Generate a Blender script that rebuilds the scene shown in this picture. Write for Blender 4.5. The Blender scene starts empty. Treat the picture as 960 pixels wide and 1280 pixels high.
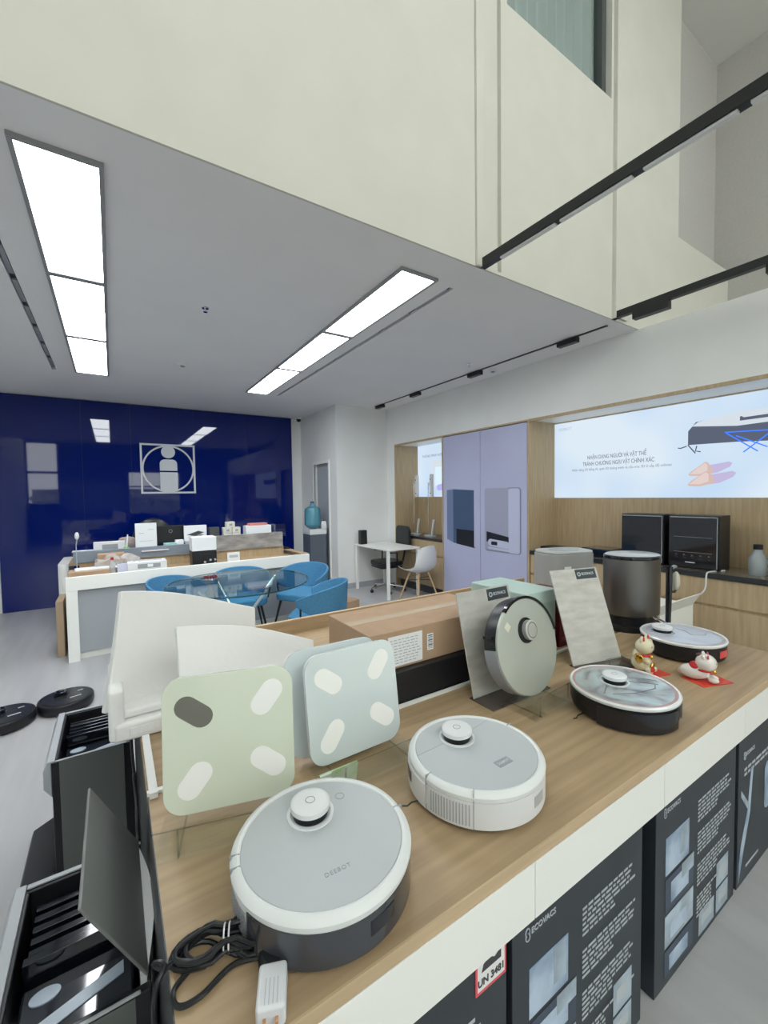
import bpy, bmesh, math, random
from mathutils import Vector, Matrix, Euler
random.seed(7)
PI = math.pi
C = bpy.context.scene.collection
sc = bpy.context.scene

# ------------------------------------------------------------------ camera
def make_camera():
    yaw, pit, rol = math.radians(32.79), math.radians(2.385), math.radians(-.817)
    fw = Vector((math.sin(yaw)*math.cos(pit), math.cos(yaw)*math.cos(pit), -math.sin(pit)))
    r0 = Vector((math.cos(yaw), -math.sin(yaw), 0)); u0 = r0.cross(fw)
    r = r0*math.cos(rol)+u0*math.sin(rol); u = -r0*math.sin(rol)+u0*math.cos(rol)
    cd = bpy.data.cameras.new('camera'); co = bpy.data.objects.new('camera', cd); C.objects.link(co)
    m = Matrix((r, u, -fw)).transposed().to_4x4(); m.translation = (0, 0, 1.55)
    co.matrix_world = m
    cd.sensor_fit = 'VERTICAL'; cd.sensor_height = 36; cd.lens = 526.5/1280*36
    cd.clip_start = .02
    sc.camera = co
make_camera()
# ------------------------------------------------------------------ world and exposure
w = bpy.data.worlds.new('world'); sc.world = w; w.use_nodes = True
bg = w.node_tree.nodes['Background']; bg.inputs[0].default_value = (1, .985, .94, 1); bg.inputs[1].default_value = 5.1
PANEL_LIGHT = 16.0
sc.view_settings.view_transform = 'Standard'; sc.view_settings.look = 'None'
sc.view_settings.gamma = 1; sc.view_settings.use_curve_mapping = False
sc.view_settings.exposure = 0.14
sc.cycles.max_bounces = 10; sc.cycles.diffuse_bounces = 5; sc.cycles.transparent_max_bounces = 12

# ------------------------------------------------------------------ materials
MATS = {}
def mat(name, col, rough=.5, metal=0, spec=.5, emit=None, estr=1, alpha=1, trans=0, coat=0, ior=1.45,
        noise=0, nscale=8, stretch=None, col2=None, bump=0, coords='Object'):
    if name in MATS: return MATS[name]
    m = bpy.data.materials.new(name); m.use_nodes = True
    nt = m.node_tree; b = nt.nodes['Principled BSDF']
    c = tuple(col)+(1,)
    b.inputs['Base Color'].default_value = c; b.inputs['Roughness'].default_value = rough
    b.inputs['Metallic'].default_value = metal; b.inputs['Specular IOR Level'].default_value = spec
    b.inputs['Transmission Weight'].default_value = trans; b.inputs['IOR'].default_value = ior
    b.inputs['Coat Weight'].default_value = coat; b.inputs['Coat Roughness'].default_value = .05
    b.inputs['Alpha'].default_value = alpha
    if emit: b.inputs['Emission Color'].default_value = tuple(emit)+(1,); b.inputs['Emission Strength'].default_value = estr
    if noise or bump:
        tc = nt.nodes.new('ShaderNodeTexCoord'); mp = nt.nodes.new('ShaderNodeMapping')
        nt.links.new(tc.outputs[coords], mp.inputs[0])
        if stretch: mp.inputs['Scale'].default_value = stretch
        n = nt.nodes.new('ShaderNodeTexNoise'); n.inputs['Scale'].default_value = nscale; n.inputs['Detail'].default_value = 6
        nt.links.new(mp.outputs[0], n.inputs['Vector'])
        if noise:
            mx = nt.nodes.new('ShaderNodeMix'); mx.data_type = 'RGBA'
            c2 = tuple(col2)+(1,) if col2 else tuple(max(0, v*(1-noise)) for v in col)+(1,)
            mx.inputs[6].default_value = c; mx.inputs[7].default_value = c2
            cr = nt.nodes.new('ShaderNodeMapRange'); cr.inputs[1].default_value = .35; cr.inputs[2].default_value = .65
            nt.links.new(n.outputs['Fac'], cr.inputs[0]); nt.links.new(cr.outputs[0], mx.inputs[0])
            nt.links.new(mx.outputs[2], b.inputs['Base Color'])
        if bump:
            bn = nt.nodes.new('ShaderNodeBump'); bn.inputs['Strength'].default_value = bump; bn.inputs['Distance'].default_value = .01
            nt.links.new(n.outputs['Fac'], bn.inputs['Height']); nt.links.new(bn.outputs[0], b.inputs['Normal'])
    MATS[name] = m
    return m
def clear(name, tint=(1, 1, 1), rough=.02, refl=.12):
    """thin clear sheet: mostly see-through, with a Fresnel reflection"""
    if name in MATS: return MATS[name]
    m = bpy.data.materials.new(name); m.use_nodes = True; nt = m.node_tree; nt.nodes.clear()
    o = nt.nodes.new('ShaderNodeOutputMaterial'); t = nt.nodes.new('ShaderNodeBsdfTransparent'); t.inputs[0].default_value = tuple(tint)+(1,)
    g = nt.nodes.new('ShaderNodeBsdfGlossy'); g.inputs['Roughness'].default_value = rough
    ly = nt.nodes.new('ShaderNodeLayerWeight'); ly.inputs['Blend'].default_value = .5
    pw = nt.nodes.new('ShaderNodeMath'); pw.operation = 'POWER'; pw.inputs[1].default_value = 4
    lw = nt.nodes.new('ShaderNodeMath'); lw.operation = 'MULTIPLY_ADD'; lw.inputs[1].default_value = .5; lw.inputs[2].default_value = .04
    nt.links.new(ly.outputs['Facing'], pw.inputs[0]); nt.links.new(pw.outputs[0], lw.inputs[0])
    mx = nt.nodes.new('ShaderNodeMixShader')
    nt.links.new(lw.outputs[0], mx.inputs[0]); nt.links.new(t.outputs[0], mx.inputs[1]); nt.links.new(g.outputs[0], mx.inputs[2])
    nt.links.new(mx.outputs[0], o.inputs[0]); MATS[name] = m
    return m
WALL = mat('painted_plaster', (.60, .59, .53), .85, noise=.04, nscale=3)
WALLW = mat('painted_plaster_white', (.80, .81, .80), .85, noise=.03, nscale=3)
CEIL = mat('ceiling_paint', (.82, .825, .84), .9, noise=.03, nscale=2)
WALLD = mat('shopfront_dark', (.16, .17, .19), .6)
UPCEIL = mat('upper_ceiling_paint', (.70, .69, .66), .9)
FLOOR = mat('grey_floor', (.49, .49, .50), .34, noise=.16, nscale=7, stretch=(1, .12, 1), spec=.4)
BLUE = mat('blue_back_painted_glass', (.001, .010, .135), .03, spec=.62)
OAK = mat('oak_laminate', (.45, .325, .195), .42, noise=.30, nscale=9, stretch=(.25, 4.5, 4.5), col2=(.36, .255, .15), spec=.4)
OAKE = mat('oak_edge_band', (.58, .43, .27), .5, noise=.12, nscale=12, stretch=(.4, 4, 4))
OAKV = mat('oak_panel_upright', (.50, .385, .235), .5, noise=.2, nscale=8, stretch=(6, 6, .4), col2=(.42, .31, .185))
LAM = mat('white_laminate', (.88, .885, .85), .4)
LAMG = mat('grey_laminate', (.37, .39, .42), .5)
DARK = mat('dark_laminate', (.07, .075, .08), .35)
BLK = mat('black_plastic', (.012, .013, .016), .35)
BLKG = mat('black_gloss', (.006, .008, .014), .08, coat=.5)
WHT = mat('white_plastic', (.72, .73, .74), .35)
WHTG = mat('white_gloss', (.78, .80, .82), .12, coat=.4)
SILV = mat('silver_grey_plastic', (.44, .47, .50), .42)
CHROME = mat('chrome', (.75, .76, .78), .12, metal=1)
STEEL = mat('brushed_dark_steel', (.17, .165, .16), .36, metal=.8)
CARD = mat('cardboard', (.44, .30, .195), .85, noise=.08, nscale=14)
CARDD = mat('cardboard_shaded', (.42, .31, .21), .85)
FOAM = mat('packing_foam', (.80, .80, .79), .75, bump=.15, nscale=60)
PAPER = mat('paper', (.80, .82, .84), .7)
INK = mat('ink', (.05, .055, .06), .7)
REDP = mat('red_plastic', (.55, .015, .02), .35)
GOLD = mat('gold', (.85, .55, .12), .18, metal=1)
BLUEF = mat('blue_fabric', (.075, .25, .44), .85, noise=.15, nscale=60)
ACR = clear('clear_acrylic', (.975, .985, .98))
GLASS = clear('tinted_table_glass', (.80, .91, .91))
PANE = clear('window_glass', (.93, .96, .96))
WOODL = mat('beech_wood', (.55, .38, .22), .5)
CARTON = mat('black_carton', (.035, .044, .056), .42, noise=.15, nscale=5)
CARTONS = mat('black_carton_edge', (.02, .026, .034), .5)
GREEND = mat('dark_greengrey_panel', (.135, .15, .145), .38, metal=.2)
METALG = mat('metal_grey_plastic', (.30, .315, .34), .35)

# ------------------------------------------------------------------ mesh helpers
class MB:
    def __init__(s): s.bm = bmesh.new()
    def _add(s, vs, fs):
        v = [s.bm.verts.new(p) for p in vs]
        for f in fs:
            try: s.bm.faces.new([v[i] for i in f])
            except ValueError: pass
        return v
    def box(s, x0, x1, y0, y1, z0, z1, M=None):
        vs = [Vector(p) for p in ((x0,y0,z0),(x1,y0,z0),(x1,y1,z0),(x0,y1,z0),(x0,y0,z1),(x1,y0,z1),(x1,y1,z1),(x0,y1,z1))]
        if M: vs = [M@v for v in vs]
        s._add(vs, [(3,2,1,0),(4,5,6,7),(0,1,5,4),(1,2,6,5),(2,3,7,6),(3,0,4,7)]); return s
    def loft(s, rings, cap=True, close=False):
        n = len(rings[0]); V = []
        for r in rings: V.append([s.bm.verts.new(p) for p in r])
        R = len(rings)
        for i in range(R if close else R-1):
            a, b = V[i], V[(i+1) % R]
            for j in range(n):
                try: s.bm.faces.new((a[j], a[(j+1) % n], b[(j+1) % n], b[j]))
                except ValueError: pass
        if cap and not close:
            for q in (V[0][::-1], V[-1]):
                try: s.bm.faces.new(q)
                except ValueError: pass
        return s
    def prism(s, poly, z0, z1, M=None):
        r = []
        for z in (z0, z1):
            q = [Vector((p[0], p[1], z)) for p in poly]
            r.append([M@v for v in q] if M else q)
        return s.loft(r)
    def lathe(s, prof, n=48, c=(0, 0, 0), sx=1, sy=1, a0=0, a1=None, M=None):
        rings = []
        if a1 is None:
            for r, z in prof:
                q = [Vector((c[0]+sx*r*math.cos(2*PI*k/n), c[1]+sy*r*math.sin(2*PI*k/n), c[2]+z)) for k in range(n)]
                rings.append([M@v for v in q] if M else q)
            return s.loft(rings)
        for k in range(n+1):
            a = a0+(a1-a0)*k/n
            q = [Vector((c[0]+sx*r*math.cos(a), c[1]+sy*r*math.sin(a), c[2]+z)) for r, z in prof]
            rings.append([M@v for v in q] if M else q)
        return s.loft(rings)
    def cyl(s, p0, p1, r0, r1=None, n=16):
        r1 = r0 if r1 is None else r1
        p0, p1 = Vector(p0), Vector(p1); d = (p1-p0).normalized()
        a = d.orthogonal().normalized(); b = d.cross(a)
        return s.loft([[p+(a*math.cos(2*PI*k/n)+b*math.sin(2*PI*k/n))*r for k in range(n)] for p, r in ((p0, r0), (p1, r1))])
    def tube(s, pts, r, n=8, closed=False):
        pts = [Vector(p) for p in pts]; N = len(pts); rings = []; a = None
        for i in range(N):
            d = ((pts[(i+1) % N]-pts[i-1]) if closed else (pts[min(i+1, N-1)]-pts[max(i-1, 0)])).normalized()
            a = d.orthogonal().normalized() if a is None else (a-d*a.dot(d)).normalized()
            b = d.cross(a)
            rings.append([pts[i]+(a*math.cos(2*PI*k/n)+b*math.sin(2*PI*k/n))*(r[i] if isinstance(r, (list, tuple)) else r) for k in range(n)])
        return s.loft(rings, close=closed)
    def ell(s, c, r, n=20, M=None):
        m = (Matrix.Translation(c)@(M or Matrix())@Matrix.Diagonal((r[0], r[1], r[2], 1)))
        bmesh.ops.create_uvsphere(s.bm, u_segments=n, v_segments=n//2+2, radius=1, matrix=m); return s
    def sheet(s, top, bottom):
        """closed solid from two equal grids (lists of rows)"""
        R, K = len(top), len(top[0])
        T = [[s.bm.verts.new(p) for p in row] for row in top]; B = [[s.bm.verts.new(p) for p in row] for row in bottom]
        for i in range(R-1):
            for j in range(K-1):
                s.bm.faces.new((T[i][j], T[i][j+1], T[i+1][j+1], T[i+1][j])); s.bm.faces.new((B[i][j], B[i+1][j], B[i+1][j+1], B[i][j+1]))
        for i in range(R-1):
            s.bm.faces.new((T[i][0], T[i+1][0], B[i+1][0], B[i][0])); s.bm.faces.new((T[i][-1], B[i][-1], B[i+1][-1], T[i+1][-1]))
        for j in range(K-1):
            s.bm.faces.new((T[0][j], B[0][j], B[0][j+1], T[0][j+1])); s.bm.faces.new((T[-1][j], T[-1][j+1], B[-1][j+1], B[-1][j]))
        return s
    def build(s, name, m, parent=None, bevel=0, M=None, seg=2, remesh=0):
        bm = s.bm
        if M: bmesh.ops.transform(bm, matrix=M, verts=bm.verts)
        bmesh.ops.recalc_face_normals(bm, faces=bm.faces)
        for e in bm.edges:
            e.smooth = len(e.link_faces) == 2 and e.calc_face_angle(0) < math.radians(38)
        for f in bm.faces: f.smooth = True
        me = bpy.data.meshes.new(name); bm.to_mesh(me); bm.free()
        me.materials.append(m)
        o = bpy.data.objects.new(name, me); C.objects.link(o)
        if parent: o.parent = parent
        if bevel:
            md = o.modifiers.new('bevel', 'BEVEL'); md.width = bevel; md.segments = seg; md.limit_method = 'ANGLE'; md.angle_limit = .7
            md.harden_normals = True
        if remesh:
            md = o.modifiers.new('remesh', 'REMESH'); md.mode = 'VOXEL'; md.voxel_size = remesh; md.use_smooth_shade = True
            sm = o.modifiers.new('smooth', 'SMOOTH'); sm.iterations = 6
        return o
def sm(pts, n=6):
    P = [Vector(p) for p in pts]; P = [P[0]]+P+[P[-1]]; out = []
    for i in range(1, len(P)-2):
        for k in range(n):
            t = k/n; a, b, c, d = P[i-1], P[i], P[i+1], P[i+2]
            out.append(.5*((2*b)+(c-a)*t+(2*a-5*b+4*c-d)*t*t+(3*b-a-3*c+d)*t**3))
    return out+[P[-2]]
def rrect(w, h, r, n=6, cx=0, cy=0):
    out = []
    for (sx, sy, a) in ((1, 1, 0), (-1, 1, PI/2), (-1, -1, PI), (1, -1, 1.5*PI)):
        for k in range(n+1):
            t = a+PI/2*k/n
            out.append((cx+sx*(w/2-r)+r*math.cos(t), cy+sy*(h/2-r)+r*math.sin(t)))
    return out
def capsule(cx, cy, L, r, ang, n=10):
    out = []
    for k in range(n+1): t = -PI/2+PI*k/n; out.append((L/2+r*math.cos(t), r*math.sin(t)))
    for k in range(n+1): t = PI/2+PI*k/n; out.append((-L/2+r*math.cos(t), r*math.sin(t)))
    ca, sa = math.cos(ang), math.sin(ang)
    return [(cx+x*ca-y*sa, cy+x*sa+y*ca) for x, y in out]
def circle(cx, cy, r, n=32, ry=None):
    return [(cx+r*math.cos(2*PI*k/n), cy+(ry or r)*math.sin(2*PI*k/n)) for k in range(n)]
def Mx(loc, x, y=None, z=None):
    """frame whose local x axis is x, local z axis is z"""
    x = Vector(x).normalized(); z = Vector(z).normalized(); y = z.cross(x).normalized(); x = y.cross(z)
    m = Matrix((x, y, z)).transposed().to_4x4(); m.translation = loc; return m
# planes: local XY picture plane, z outwards
def faceY(x, y, z): return Mx((x, y, z), (1, 0, 0), z=(0, -1, 0))     # picture on a wall facing -y, local x = +X, local y = +Z
def faceX(x, y, z): return Mx((x, y, z), (0, -1, 0), z=(-1, 0, 0))    # picture on a wall facing -x, local x = -Y, local y = +Z
def text(name, body, size, M, m, parent=None, align='LEFT', bold=0, thick=.0006, space=1):
    cu = bpy.data.curves.new(name, 'FONT'); cu.body = body; cu.size = size; cu.align_x = align; cu.align_y = 'CENTER'
    cu.extrude = thick; cu.offset = bold; cu.space_character = space; cu.resolution_u = 3
    t = bpy.data.objects.new(name, cu); C.objects.link(t)
    bpy.context.view_layer.update()
    me = bpy.data.meshes.new_from_object(t.evaluated_get(bpy.context.evaluated_depsgraph_get()))
    bpy.data.objects.remove(t); me.transform(M); me.name = name; me.materials.clear(); me.materials.append(m)
    o = bpy.data.objects.new(name, me); C.objects.link(o)
    if parent: o.parent = parent
    return o
HORN = {'Ư': 'U', 'Ờ': 'Ò', 'Ớ': 'Ó', 'Ơ': 'O', 'ở': 'ỏ', 'ư': 'u', 'ơ': 'o'}
def text_width(body, size):
    cu = bpy.data.curves.new('w', 'FONT'); cu.body = body; cu.size = size; t = bpy.data.objects.new('w', cu); C.objects.link(t)
    bpy.context.view_layer.update(); d = t.dimensions.x; bpy.data.objects.remove(t); return d
def vtext(name, body, size, M, m, parent, bold=0):
    """centred text; the horn of U and O horn letters is added as a small stroke"""
    plain = ''.join(HORN.get(c, c) for c in body); W = text_width(plain, size)
    o = text(name, plain, size, M, m, parent, 'CENTER', bold)
    bm = bmesh.new(); bm.from_mesh(o.data); hb = MB()
    for i, c in enumerate(body):
        if c in HORN:
            x = -W/2+text_width(plain[:i+1], size)-size*.03; y = size*(.28 if c.isupper() else .12)
            hb.tube([M@Vector((x-size*.05, y-size*.06, .0004)), M@Vector((x+size*.05, y-size*.01, .0004)), M@Vector((x+size*.07, y+size*.09, .0004))], size*.035, 5)
    me = bpy.data.meshes.new('t'); hb.bm.to_mesh(me); hb.bm.free(); bm.from_mesh(me); bpy.data.meshes.remove(me); bm.to_mesh(o.data); bm.free()
    return o
def tag(o, label, cat, group=None):
    o['label'] = label; o['category'] = cat
    if group: o['group'] = group
    return o
def thing(name, label, cat, loc=(0, 0, 0), rz=0, group=None):
    o = bpy.data.objects.new(name, None); C.objects.link(o); o.empty_display_size = .05
    o.location = loc; o.rotation_euler = (0, 0, rz); return tag(o, label, cat, group)
def struct(name, mb, m, bevel=0, parent=None):
    o = mb.build(name, m, parent, bevel)
    if not parent: o['kind'] = 'structure'
    return o
def dup(root, loc, rz, label, group=None):
    r = root.copy(); C.objects.link(r); r.location = loc; r.rotation_euler = (0, 0, rz); r['label'] = label
    if group: r['group'] = group
    for ch in list(root.children):
        c = ch.copy(); C.objects.link(c); c.parent = r
        for g in ch.children:
            d = g.copy(); C.objects.link(d); d.parent = c
    return r
def B(*a): return MB().box(*a)

# ================================================================== SETTING
YB, XR, XL, YF, ZC, ZU, YE = 7.6, 4.03, -2.4, -3.0, 3.0, 6.4, 1.985
struct('floor', B(XL-.3, 6.2, YF-.0, YB+.2, -.12, 0), FLOOR)
# ceiling over the rear half, with slots cut as separate slabs
cl = MB()
xs = [XL, -.515, -.475, 2.045, 2.085, 6.2]
for a, b in ((0, 1), (2, 3), (4, 5)): cl.box(xs[a], xs[b], YE+.3, YB+.2, ZC, ZC+.3)
cl.box(XL, 6.2, YE+.012, YE+.3, ZC, ZC+.02)
for a in (1, 3):
    cl.box(xs[a], xs[a+1], YE+.3, YB+.2, ZC+.05, ZC+.3)
    cl.box(xs[a], xs[a+1], 6.0, YB+.2, ZC, ZC+.05)
struct('ceiling', cl, CEIL)
# bulkhead face above the ceiling edge, with upper window opening and the raised opening at the right
wf = MB()
ZB = ZC+.021
wf.box(XL, 6.0, YE, YE+.012, ZC, ZB)
wf.box(XL, 2.07, YE, YE+.3, ZB, ZU)
wf.box(2.07, 2.24, YE+.03, YE+.3, ZB, ZU)
wf.box(2.24, 2.30, YE, YE+.3, ZB, ZU)
wf.box(2.30, 3.56, YE, YE+.3, ZB, 4.77)
wf.box(2.30, 3.56, YE, YE+.3, 6.0, ZU)
wf.box(3.56, 3.60, YE, YE+.3, ZB, ZU)
wf.box(3.60, 3.80, YE-.02, YE+.3, ZB, ZU)
wf.box(3.80, 4.77, YE, YE+.3, ZB, ZU)
wf.box(4.77, 6.0, YE, YE+.3, ZB, 4.04)
struct('wall_bulkhead', wf, WALL)
struct('trim_1', B(2.0, 2.07, YE-.018, YE+.01, ZC+.0, ZU), WALL, .004)
struct('trim_2', B(3.40+.19, 3.64, YE-.035, YE+.01, ZC+.0, ZU), WALL, .004)
# upper window of dark curtained glass
wn = MB().box(2.30, 2.34, YE+.05, YE+.12, 4.77, 6.0).box(3.50, 3.56, YE+.05, YE+.12, 4.77, 6.0).box(2.34, 3.50, YE+.05, YE+.12, 4.77, 4.82)
WFR = mat('dark_window_frame', (.07, .08, .08), .4)
w1 = wn.build('window_1', WFR); w1['kind'] = 'structure'
CURT = mat('grey_curtain', (.40, .44, .42), .8)
B(2.34, 3.50, YE+.085, YE+.093, 4.82, 6.0).build('pane', PANE, w1)
cm = MB(); K = 60
rows = lambda off, z: [Vector((2.32+1.24*k/K, YE+.125+.022*math.sin(k*1.15)+off, z)) for k in range(K+1)]
cm.sheet([rows(0, 4.74), rows(0, 6.1)], [rows(.012, 4.74), rows(.012, 6.1)])
cm.build('curtain', CURT, w1)
# void above the shop front
struct('ceiling_void', B(XL-.3, 6.3, YF-.2, 4.2, ZU, ZU+.2), UPCEIL)
ROUGH = mat('grey_upper_wall', (.47, .455, .43), .95, noise=.06, nscale=40, bump=.2)  # plain grey for the upper right walls, darker than the bulkhead plaster
struct('wall_upper_right', B(6.0, 6.3, YF-.2, 4.2, ZC, ZU), ROUGH)
struct('wall_upper_back', B(4.77, 6.0, YE+.14, YE+.3, 4.04, ZU), ROUGH)
struct('wall_left', B(XL-.3, XL, YF-.2, YB+.2, 0, ZU), WALLW)
struct('wall_front', MB().box(XL, -2.35, YF-.2, YF, 0, ZU).box(5.2, 6.0, YF-.2, YF, 0, ZU).box(-1.55, 5.2, YF-.2, YF, 2.5, 3.6).box(-2.35, -1.55, YF-.2, YF, 3.45, 3.6)
       .box(-2.35, -1.55, YF-.2, YF, 0, 1.4).box(-1.55, .5, YF-.2, YF, .8, 2.5).box(2.27, 5.2, YF-.2, YF, .8, 2.5).box(.5, 2.27, YF-.2, YF, .8, 1.0).box(-2.35, 5.2, YF-.2, YF, 6.3, ZU), WALLD)
FRM = mat('aluminium_frame', (.25, .26, .27), .4, metal=.6)
w2 = MB()
for x in (-2.35, -.9, .85, 2.6, 3.9, 5.14): w2.box(x, x+.06, YF-.14, YF-.06, 3.6, 6.3)
for x in (-1.55, .5, 2.22, 3.7): w2.box(x, x+.05, YF-.14, YF-.06, 0, .8)  # unseen low glazing row, added to brighten the counter aprons
w2.box(.5, .55, YF-.14, YF-.06, 1, 2.5).box(2.22, 2.27, YF-.14, YF-.06, 1, 2.5).box(.5, 2.27, YF-.14, YF-.06, 1.95, 2.0).box(-2.35, -1.55, YF-.14, YF-.06, 2.42, 2.5)
w2 = w2.build('window_2', FRM); w2['kind'] = 'structure'
MB().box(-2.29, 5.14, YF-.105, YF-.095, 3.6, 6.3).box(-2.35, -1.55, YF-.105, YF-.095, 1.4, 3.45).box(.5, 2.27, YF-.105, YF-.095, 1.0, 2.5).box(-1.55, 5.2, YF-.105, YF-.095, 0, .8).build('pane', PANE, w2)
def blind(x0, x1, z0, z1, lab):
    t_ = thing('slatted_screen', lab, 'blind', ((x0+x1)/2, YF+.02, z0))
    for k in range(int((z1-z0)/.1)): B(-(x1-x0)/2, (x1-x0)/2, -.01, .01, .1*k, .1*k+.035).build('slat', WALLW, t_)
blind(-1.45, .35, 1.2, 2.3, 'slatted screen on the shop front seen mirrored left of the emblem'); blind(2.6, 3.8, 1.2, 2.4, 'slatted screen on the shop front seen mirrored right of the emblem')
struct('ground_outside', B(-14, 16, -16, YF-.0, -.25, -.121), mat('pavement', (.36, .36, .35), .8, noise=.2, nscale=3))
# a clipped hedge outside, seen only as a reflection in the blue glass
hg = MB(); HC = mat('hedge_leaf', (.42, .44, .24), .6, noise=.6, nscale=5)
for k in range(900):
    p = Vector((random.uniform(-3, 5), random.uniform(-7.6, -7), random.uniform(.2, 1.65)))
    e = Euler((random.uniform(0, 6), random.uniform(0, 6), 0)).to_matrix().to_4x4(); hg.box(-.09, .09, -.05, .05, -.004, .004, Matrix.Translation(p)@e)
hg.box(-3, 5, -9.55, -9.1, -.12, 2.0)
hg = tag(hg.build('hedge', HC), 'clipped green hedge outside the shop, seen mirrored in the blue glass', 'hedge')
# back wall
struct('wall_back', B(XL, 3.3, YB+.03, YB+.2, 0, ZC), WALLW)
bw = tag(MB().box(-1.31, 2.86, YB+.012, YB+.03, 0, ZC-.005).build('glass_wall_cladding', DARK), 'glossy dark blue glass cladding across the back wall', 'wall cladding')
gx = [-1.31, -.35, .27, 1.17, 2.05, 2.86]
for i in range(5):
    B(gx[i]+.001, gx[i+1]-.001, YB, YB+.012, .002, ZC-.012).build('glass_panel', BLUE, bw)
# emblem on the glass
EMB = mat('brushed_emblem', (.66, .69, .73), .45)
em = thing('wall_emblem', 'pale square emblem with a ring and figure shape on the blue glass', 'sign', (.78, YB, 2.01))
def ring(mb, r0, r1, z0, z1, M, n=64):
    rings = [[M@Vector((r*math.cos(2*PI*k/n), r*math.sin(2*PI*k/n), z)) for k in range(n)] for r, z in ((r0, z0), (r1, z0), (r1, z1), (r0, z1))]
    mb.loft(rings, close=True); return mb
F0 = faceY(0, -.001, 0)
fr = MB(); h = .395; t = .028
fr.box(-h, h, h-t, h, 0, .012, F0).box(-h, h, -h, -h+t, 0, .012, F0).box(-h, -h+t, -h+t, h-t, 0, .012, F0).box(h-t, h, -h+t, h-t, 0, .012, F0)
fr.build('square_frame', EMB, em)
ring(MB(), .352, .376, 0, .0135, F0).build('ring', EMB, em)
MB().prism(circle(-.0, .27, .1, 32), 0, .015, F0).build('round_head', EMB, em)
MB().prism([(-.125, -.03), (.125, -.03), (.125, .08)]+[(.125-.07+.07*math.cos(a), .08+.07*math.sin(a)) for a in [k*PI/12 for k in range(7)]]+[(-.125+.07-.07*math.sin(a), .08+.07*math.cos(a)) for a in [k*PI/12 for k in range(7)]]+[(-.125, .08)], 0, .014, F0).build('upper_body', EMB, em)
B(-.125, .125, -.36, -.055, 0, .015).build('lower_body', EMB, em, M=F0)
# side wall with door and column
XD, YC = 3.05, 6.13
ws = MB().box(XD, XR+.4, YC, 6.43, 0, ZC).box(XD, XR, 6.43, 7.02, 2.09, ZC).box(XD, XR, 7.02, YB+.2, 0, ZC).box(XD+.12, XR, 6.43, 7.02, 0, 2.09)
struct('wall_column', ws, WALLW)
struct('trim_3', MB().box(XD-.012, XD+.02, 6.38, 6.43, 0, 2.14).box(XD-.012, XD+.02, 7.02, 7.07, 0, 2.14).box(XD-.012, XD+.02, 6.43, 7.02, 2.09, 2.14), LAM, .003)
dr = struct('door_1', B(XD+.05, XD+.09, 6.435, 7.015, .01, 2.085), mat('door_grey', (.42, .45, .49), .5))
MB().cyl((XD+.05, 6.5, 1.0), (XD+.0, 6.5, 1.0), .012).cyl((XD+.005, 6.49, 1.0), (XD+.005, 6.6, 1.0), .01).build('door_handle', CHROME, dr)
struct('baseboard_column', B(XD, XR, YC-.012, YC, 0, .09), LAMG)
cc = thing('security_camera', 'small dome security camera at the blue wall corner under the ceiling', 'camera', (2.95, 7.45, ZC))
MB().lathe([(.05, 0), (.05, -.03), (.042, -.04)], 24).build('base', WHT, cc); MB().ell((0, 0, -.05), (.04, .04, .04)).build('lens_dome', BLKG, cc)
# right wall
NZ = 2.385
wr = MB().box(XR, 6.0, YF, YC, NZ, ZC).box(XR, XR+.8, 5.9, YC, 0, NZ).box(4.53, 4.83, YF, 5.9, 0, NZ).box(XR, 4.53, YF, -2.2, 0, NZ)
struct('wall_right', wr, WALLW)
# oak niche linings
def niche(n, y0, y1):
    m = MB().box(4.50, 4.53, y0, y1, 0, NZ).box(XR-.006, 4.5, y1-.025, y1, 0, NZ-.0).box(XR-.006, 4.5, y0, y0+.025, 0, NZ-.0)
    struct('trim_%d' % n, m, OAKV)
    struct('trim_%d' % (n+1), B(XR-.008, XR+.02, y0+.025, y1-.025, NZ-.028, NZ), OAKV)
    struct('trim_%d' % (n+2), B(XR+.02, 4.5, y0+.025, y1-.025, NZ-.012, NZ), LAM)
niche(4, 4.66, 5.9); niche(7, -2.2, 3.19)
struct('trim_10', B(XR-.008, XR+.02, 3.19, 4.66, NZ-.02, NZ), OAKV)
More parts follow.
